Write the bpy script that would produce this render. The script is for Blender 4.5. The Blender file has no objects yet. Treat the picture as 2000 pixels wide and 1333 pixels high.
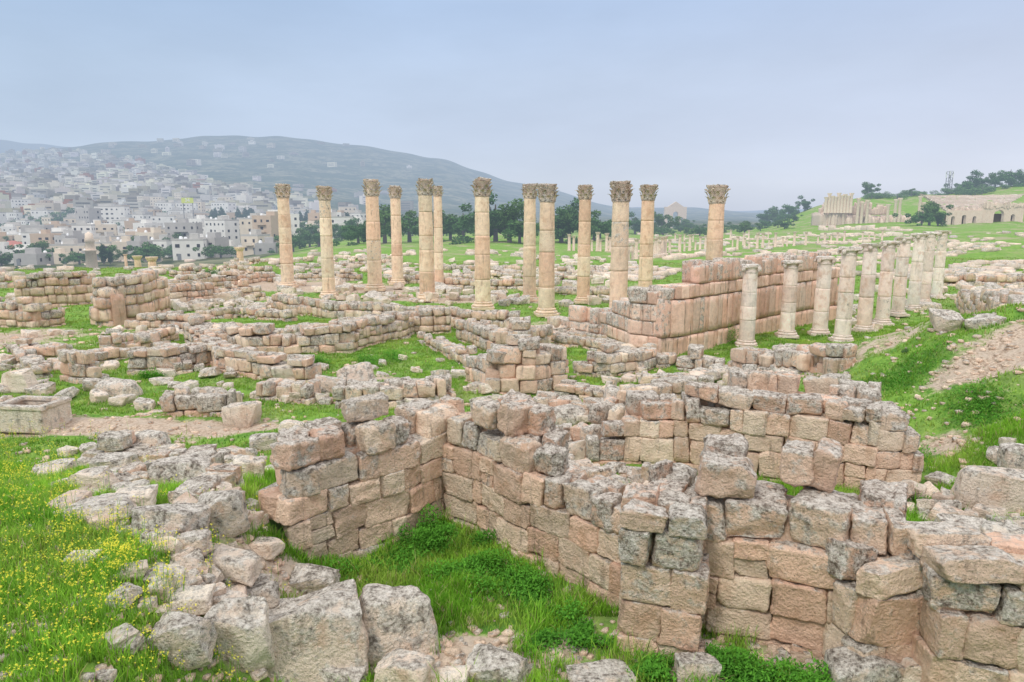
import bpy, math, random
import numpy as np
rs=np.random.RandomState(11); random.seed(7)
C=bpy.context.scene.collection
F=1333.; PIT=math.radians(10); cp,sp=math.cos(PIT),math.sin(PIT); CH=5.0
def S(t):
    c=np.clip(t,0,1); return c*c*(3-2*c)
def ray(px,py):
    v=(666.5-py)/F; return (px-1000)/F, cp+sp*v, -sp+cp*v
def at(px,py,Y):
    u,a,b=ray(px,py); return np.array([u/a*Y,Y,CH+b/a*Y])
# ---------------------------------------------------------------- terrain
_sn={}
def sn(x,y,wl,seed,k=6):
    if (wl,seed) not in _sn:
        r=np.random.RandomState(seed); _sn[(wl,seed)]=[(r.uniform(0,6.28),6.28/wl*r.uniform(.6,1.8),r.uniform(0,6.28)) for i in range(k)]
    o=0
    for a,f,p in _sn[(wl,seed)]: o=o+np.sin((x*math.cos(a)+y*math.sin(a))*f+p)
    return o/math.sqrt(k)
YK=np.array([60,90,150,250,400,800,1600,3200,4300,6500.])
PK=np.array([-300,0,130,250,450,550,700,850,1050,1200,1480,1600,1700,1850,2000,2300.])
TB=np.array([
[542,530,545,520,480,415,350,300,330,275],
[542,530,545,520,485,420,355,302,330,272],
[542,530,545,520,482,420,352,292,330,284],
[542,525,540,515,480,420,350,276,320,300],
[542,515,520,500,470,430,360,264,320,310],
[542,505,495,490,465,435,370,266,320,315],
[542,500,480,470,460,440,390,285,340,330],
[542,500,478,465,455,440,400,311,360,350],
[542,503,480,460,450,440,420,364,390,385],
[542,503,480,460,450,442,428,402,410,406],
[542,503,482,462,446,436,430,417,420,412],
[542,500,480,448,400,440,430,417,420,412],
[542,495,475,442,384,440,430,417,420,412],
[542,490,465,438,378,440,430,417,420,412],
[542,485,458,434,362,440,430,417,420,412],
[542,480,450,428,350,440,430,417,420,412.]])
LY=np.log(YK)
def far(x,y):
    y=np.maximum(y,30.); px=np.clip(1000+F*x/y*1.015,-299,2299); ly=np.clip(np.log(y),LY[0],LY[-1]-1e-6)
    i=np.clip(np.searchsorted(PK,px,side='right')-1,0,len(PK)-2); j=np.clip(np.searchsorted(LY,ly,side='right')-1,0,len(LY)-2)
    a=(px-PK[i])/(PK[i+1]-PK[i]); b=(ly-LY[j])/(LY[j+1]-LY[j])
    a=.5*a+.5*S(a); b=.6*b+.4*S(b)
    py=(TB[i,j]*(1-a)+TB[i+1,j]*a)*(1-b)+(TB[i,j+1]*(1-a)+TB[i+1,j+1]*a)*b
    v=(666.5-py)/F
    z=CH+y*(-sp+cp*v)/(cp+sp*v)
    return z+y*(.0016*sn(x/y*100,np.log(y)*40,30,3)+.0008*sn(x/y*100,np.log(y)*40,7,4))
def near(x,y):
    z=.06*sn(x,y,3.,1)+.03*sn(x,y,.9,2)
    z=z+1.25*S((-2.0-x)/2.2)*S((14-y)/6)
    sg=np.where(y<17,8.,6.)
    z=z+(2.75+.15*sn(x,y,2.,5))*S((x-6.3)/7)*np.exp(-((y-17)/sg)**2)
    z=z+.65*np.maximum(0,4.6-y)
    z=z+.45*sn(x,y,14,6)*S((y-52)/15)
    return z
def G(x,y):
    x=np.asarray(x,float); y=np.asarray(y,float)
    w=S((y-62)/28); return near(x,y)*(1-w)+far(x,y)*w
YS=np.geomspace(2,6000,2200)
def hit(px,py):
    u,a,b=ray(px,py); z=CH+YS*b/a; g=G(YS*u/a,YS); k=np.argmax(z<g)
    if z[k]>=g[k]: k=1000
    d0=z[k-1]-g[k-1]; d1=z[k]-g[k]; t=d0/(d0-d1) if d0!=d1 else 0
    Y=YS[k-1]+(YS[k]-YS[k-1])*t; x=Y*u/a
    return np.array([x,Y,float(G(x,Y))])
YN=np.geomspace(2.5,90,420)
def hits(px,py):
    out=[]
    for s0 in range(0,len(px),800):
        a_=px[s0:s0+800];b_=py[s0:s0+800]; u,a,b=ray(a_,b_); X=YN[None]*(u/a)[:,None]; Yg=np.broadcast_to(YN[None],X.shape); z=CH+YN[None]*(b/a)[:,None]; g=G(X,Yg); k=np.clip(np.argmax(z<g,axis=1),1,419); r=np.arange(len(a_))
        d0=(z-g)[r,k-1]; d1=(z-g)[r,k]; t=np.clip(d0/(d0-d1+1e-9),0,1); Y=YN[k-1]+(YN[k]-YN[k-1])*t; x=Y*u/a; out.append(np.stack([x,Y,G(x,Y)],1))
    return np.concatenate(out)
# ---------------------------------------------------------------- mesh helpers
class MB:
    def __init__(s): s.V=[];s.F=[];s.C=[];s.M=[];s.n=0
    def add(s,v,f,c=(.5,.5,.5),m=0):
        v=np.asarray(v,float); s.V.append(v); c=np.asarray(c,float)
        if c.ndim==1: c=np.tile(c[:3],(len(v),1))
        s.C.append(c)
        f=np.asarray(f,int)+s.n; s.F.append(f); s.M.append(np.full(len(f),m)); s.n+=len(v)
    def build(s,name,mats,parent=None,loc=(0,0,0),smooth=True,rel=True):
        me=bpy.data.meshes.new(name); V=np.concatenate(s.V)
        if rel: V=V-np.array(loc)
        me.vertices.add(len(V)); me.vertices.foreach_set('co',V.astype(np.float32).ravel())
        li=np.concatenate([f.ravel() for f in s.F]); lt=np.concatenate([np.full(len(f),f.shape[1]) for f in s.F])
        ls=np.concatenate([[0],np.cumsum(lt)[:-1]])
        me.loops.add(len(li)); me.loops.foreach_set('vertex_index',li.astype(np.int32))
        me.polygons.add(len(lt)); me.polygons.foreach_set('loop_start',ls.astype(np.int32))
        me.polygons.foreach_set('material_index',np.concatenate(s.M).astype(np.int32))
        me.polygons.foreach_set('use_smooth',np.full(len(lt),smooth))
        me.update(calc_edges=True)
        ca=me.color_attributes.new('tint','FLOAT_COLOR','POINT'); cc=np.ones((len(V),4),np.float32); cc[:,:3]=np.concatenate(s.C); ca.data.foreach_set('color',cc.ravel())
        for m in (mats if isinstance(mats,(list,tuple)) else [mats]): me.materials.append(m)
        o=bpy.data.objects.new(name,me); C.objects.link(o)
        if parent: o.parent=parent
        else: o.location=loc
        return o
def tag(o,label=None,cat=None,group=None,kind=None):
    if label: o['label']=label
    if cat: o['category']=cat
    if group: o['group']=group
    if kind: o['kind']=kind
    return o
def empty(name,loc,rz=0,label=None,cat=None,group=None):
    o=bpy.data.objects.new(name,None); C.objects.link(o); o.location=[float(t) for t in loc]; o.rotation_euler=(0,0,rz); o.empty_display_size=.3
    return tag(o,label,cat,group)
def dup(root,loc,rz=0,sc=None,label=None,group=None):
    r=root.copy(); C.objects.link(r); r.location=[float(t) for t in loc]; r.rotation_euler=(0,0,rz)
    if sc is not None: r.scale=sc if hasattr(sc,'__len__') else (sc,)*3
    if label: r['label']=label
    if group: r['group']=group
    for ch in list(root.children):
        c=ch.copy(); C.objects.link(c); c.parent=r
        for g in ch.children:
            d=g.copy(); C.objects.link(d); d.parent=c
    return r
_T={}
def cube_t(n):
    if n in _T: return _T[n]
    t=np.linspace(-1,1,n+1); t=t*(1.35-.35*t*t) if n>3 else t
    d={};V=[];Fc=[]
    def idx(p):
        k=tuple(np.round(p,5))
        if k not in d: d[k]=len(V);V.append(p)
        return d[k]
    for ax in range(3):
        b,c=(ax+1)%3,(ax+2)%3
        for s in (-1,1):
            def P(i,j):
                p=[0,0,0];p[ax]=float(s);p[b]=t[i];p[c]=t[j];return idx(p)
            for i in range(n):
                for j in range(n):
                    q=[P(i,j),P(i+1,j),P(i+1,j+1),P(i,j+1)]
                    Fc.append(q if s>0 else q[::-1])
    _T[n]=(np.array(V),np.array(Fc)); return _T[n]
def stone(n,size,rough=.06,rnd=.35,skew=.07,cuts=0,cd=(.68,.9)):
    T,Fc=cube_t(n); h=np.array(size)/2; r=rnd*h.min(); P=T*h
    inn=np.clip(P,-(h-r),h-r); d=P-inn; l=np.linalg.norm(d,axis=1,keepdims=True); P=inn+d/l*r
    a=(T+1)/2
    off=rs.uniform(-1,1,(2,2,2,3))*skew*np.array(size)
    for i in (0,1):
        for j in (0,1):
            for k in (0,1):
                w=(a[:,0] if i else 1-a[:,0])*(a[:,1] if j else 1-a[:,1])*(a[:,2] if k else 1-a[:,2]); P=P+w[:,None]*off[i,j,k]
    for _ in range(cuts):
        nn=rs.normal(size=3)/np.array(size)**.5; nn/=np.linalg.norm(nn); dd=(np.abs(nn)@h)*rs.uniform(*cd); e=np.maximum(0,P@nn-dd); P=P-e[:,None]*nn
    m=h.min()*2; nrm=d/l; disp=0
    for f,am,kk in ((2.5,.40,4),(6,.34,5),(13,.32,7),(24,.24,8)):
        if f>6 and n<6: break
        if f>15 and n<9: break
        w=rs.normal(size=(kk,3))*f/m; disp=disp+am*np.sin(P@w.T+rs.uniform(0,6.3,kk)).sum(1)/math.sqrt(kk)
    return P+nrm*(disp*rough*m)[:,None],Fc
def rotz(P,a): c,s=math.cos(a),math.sin(a); return P@np.array([[c,s,0],[-s,c,0],[0,0,1]])
def rotx(P,a): c,s=math.cos(a),math.sin(a); return P@np.array([[1,0,0],[0,c,s],[0,-s,c]])
def roty(P,a): c,s=math.cos(a),math.sin(a); return P@np.array([[c,0,-s],[0,1,0],[s,0,c]])
def box(mb,c,s,col=(.5,.5,.5),m=0):
    T,Fc=cube_t(1); mb.add(T*np.array(s)/2+np.array(c),Fc,col,m)
def lathe(mb,prof,seg=28,col=(.5,.5,.5),noise=0,c0=(0,0,0),cap=True):
    prof=np.array(prof,float); m=len(prof); a=np.arange(seg)*2*math.pi/seg
    V=np.zeros((m,seg,3)); V[:,:,0]=prof[:,0:1]*np.cos(a); V[:,:,1]=prof[:,0:1]*np.sin(a); V[:,:,2]=prof[:,1:2]
    if noise:
        P=V.reshape(-1,3); d=0
        for f in (3,8,17):
            w=rs.normal(size=(5,3))*f; d=d+np.sin(P@w.T+rs.uniform(0,6,5)).sum(1)*(3./f)**.6
        k=1+noise*d.reshape(m,seg)*.4; V[:,:,0]*=k; V[:,:,1]*=k
    i,j=np.meshgrid(np.arange(m-1),np.arange(seg),indexing='ij'); i=i.ravel();j=j.ravel();j2=(j+1)%seg
    Fc=np.stack([i*seg+j,i*seg+j2,(i+1)*seg+j2,(i+1)*seg+j],1)
    if isinstance(col,np.ndarray) and col.ndim==2: col=np.repeat(col,seg,axis=0)
    mb.add(V.reshape(-1,3)+np.array(c0),Fc,col)
    if cap: mb.add(V[-1]+np.array(c0),[list(range(seg))],col[-seg:] if isinstance(col,np.ndarray) and col.ndim==2 else col)
# ---------------------------------------------------------------- materials
class NT:
    def __init__(s,m): s.t=m.node_tree; s.t.nodes.clear()
    def n(s,ty,ins=None,**kw):
        x=s.t.nodes.new(ty)
        for k,v in kw.items(): setattr(x,k,v)
        for k,v in (ins or {}).items(): s.put(x,k,v)
        return x
    def put(s,x,k,v):
        if hasattr(v,'is_output') : s.t.links.new(v,x.inputs[k])
        elif hasattr(v,'outputs'): s.t.links.new(v.outputs[0],x.inputs[k])
        else: x.inputs[k].default_value=v
    def m(s,op,a,b=0.,c=None,clamp=False):
        x=s.n('ShaderNodeMath',operation=op,use_clamp=clamp); s.put(x,0,a); s.put(x,1,b)
        if c is not None: s.put(x,2,c)
        return x.outputs[0]
    def mix(s,f,a,b,bt='MIX'):
        x=s.n('ShaderNodeMix',data_type='RGBA',blend_type=bt,clamp_factor=True); s.put(x,0,f); s.put(x,6,a); s.put(x,7,b); return x.outputs[2]
    def noise(s,sc,vec=None,det=4,rough=.6):
        x=s.n('ShaderNodeTexNoise',{'Scale':sc,'Detail':det,'Roughness':rough})
        if vec is not None: s.put(x,'Vector',vec)
        return x.outputs[0]
    def sm(s,v,a,b):
        x=s.n('ShaderNodeMapRange',interpolation_type='SMOOTHSTEP'); s.put(x,0,v); x.inputs[1].default_value=a; x.inputs[2].default_value=b; return x.outputs[0]
def c4(r,g,b): return (r,g,b,1)
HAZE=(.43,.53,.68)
def finish(t,col,bump=None,rough=.9,haze=False,trans=0,hd=2600,dist=.02,bs=.6):
    b=t.n('ShaderNodeBsdfPrincipled',{'Roughness':rough}); t.put(b,'Base Color',col)
    if 'Specular IOR Level' in b.inputs: b.inputs['Specular IOR Level'].default_value=.15
    if bump is not None:
        bn=t.n('ShaderNodeBump',{'Strength':bs,'Distance':dist}); t.put(bn,'Height',bump); t.put(b,'Normal',bn.outputs[0])
    out=b.outputs[0]
    if trans:
        tr=t.n('ShaderNodeBsdfTranslucent'); t.put(tr,0,col); mx=t.n('ShaderNodeMixShader',{0:trans}); t.put(mx,1,out); t.put(mx,2,tr.outputs[0]); out=mx.outputs[0]
    if haze:  # haze painted into the material: bluish emission mixed in with distance
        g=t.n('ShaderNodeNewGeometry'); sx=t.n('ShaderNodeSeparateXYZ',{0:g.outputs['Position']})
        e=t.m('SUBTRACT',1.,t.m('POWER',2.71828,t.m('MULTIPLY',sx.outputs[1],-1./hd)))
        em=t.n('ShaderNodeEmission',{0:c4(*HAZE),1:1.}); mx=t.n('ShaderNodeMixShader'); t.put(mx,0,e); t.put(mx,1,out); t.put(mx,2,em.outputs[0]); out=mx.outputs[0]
    o=t.n('ShaderNodeOutputMaterial'); t.put(o,0,out)
def newmat(name):
    m=bpy.data.materials.new(name); m.use_nodes=True; return m,NT(m)
def stone_mat(name,cream,pink,wth=0.,haze=False,dist=.03,hd=2600,streak=.5):
    m,t=newmat(name); at_=t.n('ShaderNodeAttribute',attribute_name='tint'); sp_=t.n('ShaderNodeSeparateColor',{0:at_.outputs['Color']})
    R,Gn,B=sp_.outputs; g=t.n('ShaderNodeNewGeometry'); pos=g.outputs['Position']; nz=t.n('ShaderNodeSeparateXYZ',{0:g.outputs['Normal']}).outputs[2]
    n1=t.noise(1.3,pos,3); n2=t.noise(5.,pos,6,.65); n3=t.noise(22.,pos,5,.7); n4=t.noise(60.,pos,3,.7)
    f=t.m('ADD',t.m('MULTIPLY',R,.8),t.m('MULTIPLY',t.m('SUBTRACT',n1,.38),1.))
    col=t.mix(f,c4(*cream),c4(*pink))
    val=t.m('ADD',t.m('MULTIPLY',Gn,.36),t.m('ADD',t.m('MULTIPLY',n2,.85),t.m('ADD',.29,t.m('MULTIPLY',n3,.35))))
    col=t.mix(1.,col,t.n('ShaderNodeCombineColor',{0:val,1:val,2:val}).outputs[0],'MULTIPLY')
    col=t.mix(t.m('MULTIPLY',t.sm(t.noise(2.7,pos,5),.52,.69),.45),col,c4(.60,.34,.20))
    mp=t.n('ShaderNodeMapping',{'Scale':(3.,3.,.45)}); t.put(mp,'Vector',pos); st=t.noise(1.6,mp.outputs[0],6,.7)
    col=t.mix(t.m('MULTIPLY',t.sm(st,.55,.68),streak),col,c4(.15,.115,.085))
    w=t.m('ADD',t.m('ADD',t.m('MULTIPLY',B,.46),t.m('MULTIPLY',nz,.22)),t.m('ADD',t.m('MULTIPLY',n2,1.15),wth-.50))
    mask=t.sm(w,.34,.56)
    rp=t.n('ShaderNodeValToRGB'); t.put(rp,0,t.m('ADD',t.m('MULTIPLY',n3,.5),t.m('MULTIPLY',t.noise(7.,pos,6,.7),.5)))
    cr=rp.color_ramp; cr.elements[0].position=.385; cr.elements[0].color=c4(.045,.041,.036); cr.elements[1].position=.585; cr.elements[1].color=c4(.80,.765,.70)
    e=cr.elements.new(.44); e.color=c4(.21,.195,.17); e=cr.elements.new(.50); e.color=c4(.52,.485,.43)
    col=t.mix(t.m('MULTIPLY',mask,.86),col,rp.outputs[0])
    sk=t.m('MULTIPLY',t.sm(n4,.59,.67),t.m('ADD',.18,t.m('MULTIPLY',B,.75)))
    col=t.mix(sk,col,c4(.035,.032,.028))
    vo=t.n('ShaderNodeTexVoronoi',{'Scale':26.}); t.put(vo,'Vector',pos)
    bump=t.m('ADD',t.m('MULTIPLY',n2,1.4),t.m('ADD',t.m('MULTIPLY',n3,1.2),t.m('ADD',t.m('MULTIPLY',n4,.4),t.m('MULTIPLY',vo.outputs[0],.35))))
    finish(t,col,bump,.95,haze,dist=dist,bs=1.,hd=hd); return m
M={}
M['stone']=stone_mat('limestone_masonry',(.86,.71,.55),(.80,.52,.38),dist=.05)
M['grey']=stone_mat('grey_limestone',(.84,.75,.63),(.78,.59,.47),.06,dist=.05)
M['column']=stone_mat('column_limestone',(.86,.71,.53),(.78,.53,.38),-.06,streak=.4)
M['pale']=stone_mat('pale_column_stone',(.88,.78,.70),(.80,.62,.53),-.03,streak=.3)
M['ash']=stone_mat('ashlar_stone',(.84,.64,.51),(.76,.49,.37),.0,streak=.75)
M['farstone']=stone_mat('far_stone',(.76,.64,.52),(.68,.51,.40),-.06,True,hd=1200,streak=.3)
def simple(name,col,haze=False,rough=.85,var=.25,hd=2000,trans=0,usetint=False,sc=3.):
    m,t=newmat(name); g=t.n('ShaderNodeNewGeometry'); nz=t.noise(sc,g.outputs['Position'],4)
    v=t.m('ADD',1-var,t.m('MULTIPLY',nz,var*2)); cc=t.n('ShaderNodeCombineColor',{0:v,1:v,2:v}).outputs[0]
    base=c4(*col)
    if usetint: base=t.n('ShaderNodeAttribute',attribute_name='tint').outputs['Color']
    finish(t,t.mix(1.,base,cc,'MULTIPLY'),None,rough,haze,trans,hd); return m
M['dark']=simple('painted_opening_shade',(.12,.09,.07),haze=True)  # dark colour standing in for shade inside hollows and arches
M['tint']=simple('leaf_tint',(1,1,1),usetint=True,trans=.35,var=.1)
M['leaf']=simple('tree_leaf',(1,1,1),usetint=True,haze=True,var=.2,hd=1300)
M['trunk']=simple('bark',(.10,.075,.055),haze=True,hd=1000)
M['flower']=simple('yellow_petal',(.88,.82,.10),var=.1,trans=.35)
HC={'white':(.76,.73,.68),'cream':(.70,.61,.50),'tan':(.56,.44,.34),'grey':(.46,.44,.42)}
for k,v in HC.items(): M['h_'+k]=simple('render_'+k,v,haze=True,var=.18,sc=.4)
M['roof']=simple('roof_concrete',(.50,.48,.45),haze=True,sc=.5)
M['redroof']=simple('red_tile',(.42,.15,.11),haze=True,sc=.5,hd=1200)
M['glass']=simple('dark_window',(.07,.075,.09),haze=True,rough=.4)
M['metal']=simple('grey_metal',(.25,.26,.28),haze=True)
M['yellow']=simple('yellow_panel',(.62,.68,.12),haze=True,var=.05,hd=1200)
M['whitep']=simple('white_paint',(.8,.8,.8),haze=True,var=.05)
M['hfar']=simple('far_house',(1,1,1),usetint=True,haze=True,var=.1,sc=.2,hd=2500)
def ground_mat():
    m,t=newmat('ground_earth_and_grass'); g=t.n('ShaderNodeNewGeometry'); pos=g.outputs['Position']
    at_=t.n('ShaderNodeAttribute',attribute_name='tint'); R,Gn,B=t.n('ShaderNodeSeparateColor',{0:at_.outputs['Color']}).outputs
    Y=t.n('ShaderNodeSeparateXYZ',{0:pos}).outputs[1]
    n1=t.noise(.35,pos,6,.65); n2=t.noise(2.5,pos,6,.7); n3=t.noise(14.,pos,5,.7); nb=t.noise(.012,pos,8,.65)
    gr=t.mix(t.sm(t.m('ADD',t.m('MULTIPLY',n2,.6),t.m('MULTIPLY',n3,.4)),.35,.65),c4(.07,.18,.025),c4(.23,.39,.06))
    gr=t.mix(t.m('MULTIPLY',t.sm(n1,.45,.7),.5),gr,c4(.30,.32,.13))
    di=t.mix(t.sm(n3,.35,.65),c4(.27,.19,.135),c4(.60,.48,.37)); di=t.mix(t.sm(n2,.4,.7),di,c4(.48,.40,.32))
    col=t.mix(t.sm(t.m('ADD',R,t.m('MULTIPLY',t.m('SUBTRACT',t.m('ADD',t.m('MULTIPLY',n1,.4),t.m('MULTIPLY',n2,.6)),.5),1.7)),.33,.60),gr,di)
    vs=t.noise(.13,pos,10,.8)
    col=t.mix(t.m('MULTIPLY',t.sm(vs,.51,.57),t.m('MULTIPLY',t.sm(Y,55.,120.),.7)),col,c4(.38,.31,.23))
    hill=t.mix(t.sm(nb,.42,.60),c4(.04,.07,.035),c4(.19,.19,.12)); hill=t.mix(t.sm(t.noise(.05,pos,6,.7),.50,.58),hill,c4(.03,.05,.03))
    col=t.mix(Gn,col,hill)
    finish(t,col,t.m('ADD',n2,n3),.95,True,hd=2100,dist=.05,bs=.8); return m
M['ground']=ground_mat()
# ---------------------------------------------------------------- ground sheet
nu,ny=620,640
u=np.linspace(-1.75,1.75,nu); yy=np.geomspace(.9,9000,ny); U,Y=np.meshgrid(u,yy); X=U*Y; Z=G(X,Y)
Z=np.where(Y>6500,Z-(Y-6500)*.2,Z)
i,j=np.meshgrid(np.arange(ny-1),np.arange(nu-1),indexing='ij'); i=i.ravel(); j=j.ravel()
Fc=np.stack([i*nu+j,i*nu+j+1,(i+1)*nu+j+1,(i+1)*nu+j],1)
BL=[(hit(b[0],b[1]),)+b[2:] for b in ((120,835,5.,.7,.9),(330,835,2.2,.6,.7),(900,1290,.9,.35,.7),(1020,1270,.7,.3,.5),(700,565,8,3.,.8),(900,585,8,2.,.7),(560,555,6,3,.7),(1150,560,7,3,.5),(1985,685,1.8,1.1,.8),(1900,725,.9,.4,.5),(1850,870,.4,.5,.6),(60,660,3,3,.6),
              (1100,640,4,1.5,.5),(1700,690,2,.8,.45),(1540,1290,2,.8,.5),(560,1130,1.,.5,.5),(700,740,2,.6,.6),(1150,800,2.,1.,.6),(400,640,3,1.5,.5),(1650,690,2,.6,.4),(300,590,6,3,.4),(330,900,2,.6,.4),(430,1180,.8,.6,.4),(1250,960,1.5,.8,.5))]
def dirt(x,y):
    d=.10+.09*sn(x,y,5,11)+.05*sn(x,y,1.7,12)
    for p,rx,ry,a in BL: d=d+a*np.exp(-(((x-p[0])/rx)**2+((y-p[1])/ry)**2))
    return np.clip(d,0,1)
D=np.zeros(Y.shape); nm=Y<140; D[nm]=dirt(X[nm],Y[nm])
hillm=S((Y-250)/300.); pxg=1000+F*U*1.015
hillm=hillm*np.where((pxg>1480)&(Y<600),S((Y-420)/60),1)
hillm=np.maximum(hillm,S((600-pxg)/80)*S((Y-110)/60))
col=np.stack([D.ravel(),hillm.ravel(),np.zeros(D.size)],1)
mb=MB(); mb.add(np.stack([X.ravel(),Y.ravel(),Z.ravel()],1),Fc,col); tag(mb.build('ground',M['ground']),kind='structure')
# ---------------------------------------------------------------- walls
FOOT=[]
def wall(name,label,pts,thick=.7,sh=.33,pink=.4,wth=.25,mat='stone',rough=.055,group=None,ratio=(.55,1.9),cat='ruined wall',rag=.55,hv=(.7,1.35),capj=1.,flat=False):
    P=np.array([hit(p[0],p[1]) for p in pts]); top=np.array([at(p[0],p[2],q[1])[2] for p,q in zip(pts,P)])
    seg=np.linalg.norm(np.diff(P[:,:2],axis=0),axis=1); s=np.concatenate([[0],np.cumsum(seg)]); L=s[-1]
    bz=P[:,2].min()-.25
    loc=np.array([P[:,0].mean(),P[:,1].mean(),P[:,2].min()]); root=empty(name,loc,0,label,cat,group)
    body=MB();cap=MB();core=MB()
    def pos(q):
        q=min(max(q,0),L-1e-4); k=int(np.searchsorted(s,q,side='right')-1); f=(q-s[k])/seg[k]
        d=(P[k+1]-P[k])[:2]/seg[k]; nn=np.array([-d[1],d[0]])
        c=P[k]*(1-f)+P[k+1]*f
        if nn@c[:2]<0: nn=-nn
        return c,d,nn,top[k]*(1-f)+top[k+1]*f
    def inv(d): return math.atan2(d[1],d[0])
    z=bz; p1,p2=rs.uniform(0,6,2)
    und=lambda q:0. if flat else sh*(.12*math.sin(q*.55/sh+p1)+.05*math.sin(q*1.5/sh+p2))
    tp=lambda q:pos(q)[3]+rag*sh*(.6*math.sin(q*1.05/sh+loc[0])+.4*math.sin(q*2.9/sh+loc[1]))
    zt=max(top)+sh*1.5
    two=thick>.5
    while z<zt:
        h=sh*rs.uniform(*hv)
        for wy in ((0,1) if two else (0,)):
            q=-rs.uniform(0,.2)*sh
            while q<L:
                l=sh*rs.uniform(*ratio)
                if q+l>L+.25*sh: l=max(L-q,.35*sh)
                qc=q+l/2; c,d,nn,_=pos(qc); t=tp(qc)
                if z+h*(1.0 if flat else .7)<t:
                    istop=z+h*1.75+.02>=t; sec=(not istop) and z+h*2.9>=t
                    if istop and not flat and rs.rand()<.07: q+=l; continue
                    dist=c[1]; n=13 if dist<10.5 else 9 if dist<15 else 5 if dist<26 else 3 if dist<60 else 2
                    dep=thick*(.52 if two else 1)*rs.uniform(.92,1.05)
                    hh=h*(.985 if not istop else rs.uniform(.75,1.05)); sub=(not istop) and l<1.2*sh and h>.9*sh and rs.rand()<.25 and dist<30 and not flat
                    for part in ((0,1) if sub else (0,)):
                        H_=hh/2 if sub else hh; zc=z+H_/2+part*H_+und(qc)
                        if flat: V,Fs=stone(max(n,4),(l*.985,dep,H_*.988),.018,rs.uniform(.05,.16),.02,1 if not istop else 3,(.8,.97))
                        elif istop: V,Fs=stone(n,(l*.98,dep,H_),rough*1.3,rs.uniform(.15,.35),.08,4,(.74,.94))
                        else: V,Fs=stone(n,(l*1.0,dep,H_*1.0),rough,rs.uniform(.06,.24),.05,3,(.8,.96))
                        a=inv(d)+rs.normal()*(.015 if not istop else .08*capj)*(.4 if flat else 1)
                        if istop: V=rotx(V,rs.normal()*.06*capj)
                        if not flat: V=roty(V,rs.normal()*(.02 if not istop else .05))
                        V=rotz(V,a)
                        off=nn*(dep/2 if wy==0 else thick-dep/2)+nn*rs.uniform(-.035,.05)*(.8+istop)*(.5 if flat else 1)
                        V=V+np.array([c[0]+off[0],c[1]+off[1],zc])
                        tint=(np.clip(pink+rs.normal()*.36,0,1),rs.uniform(.0,1.),np.clip((.72 if istop else wth+.2 if sec else wth)+rs.normal()*.2,0,1))
                        (cap if istop else body).add(V,Fs,tint)
                q+=l
        z+=h
    if thick>.35:
        m=max(2,int(L/.35)); mg=thick*.4
        for a in range(m):
            q=(a+.5)*L/m
            if q<mg or q>L-mg: continue
            c,d,nn,t=pos(q); hh=tp(q)-1.5*sh
            if hh>bz+.1:
                V,Fs=stone(4,(L/m*1.3,max(thick-.34,.08),hh-bz),.04,.2,.02); V=rotz(V,inv(d))+np.array([c[0]+nn[0]*thick/2,c[1]+nn[1]*thick/2,(hh+bz)/2]); core.add(V,Fs,(.9,.0,.3))
    if body.n: body.build('masonry',M[mat],root,loc)
    if cap.n: cap.build('weathered_top_course',M[mat],root,loc)
    if core.n: core.build('rubble_core',M['stone'],root,loc)
    for a in range(int(L/.4)+1):
        c,d,nn,_=pos(a*.4); FOOT.append((c[0]+nn[0]*thick/2,c[1]+nn[1]*thick/2,thick/2+.05))
    return root
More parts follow.
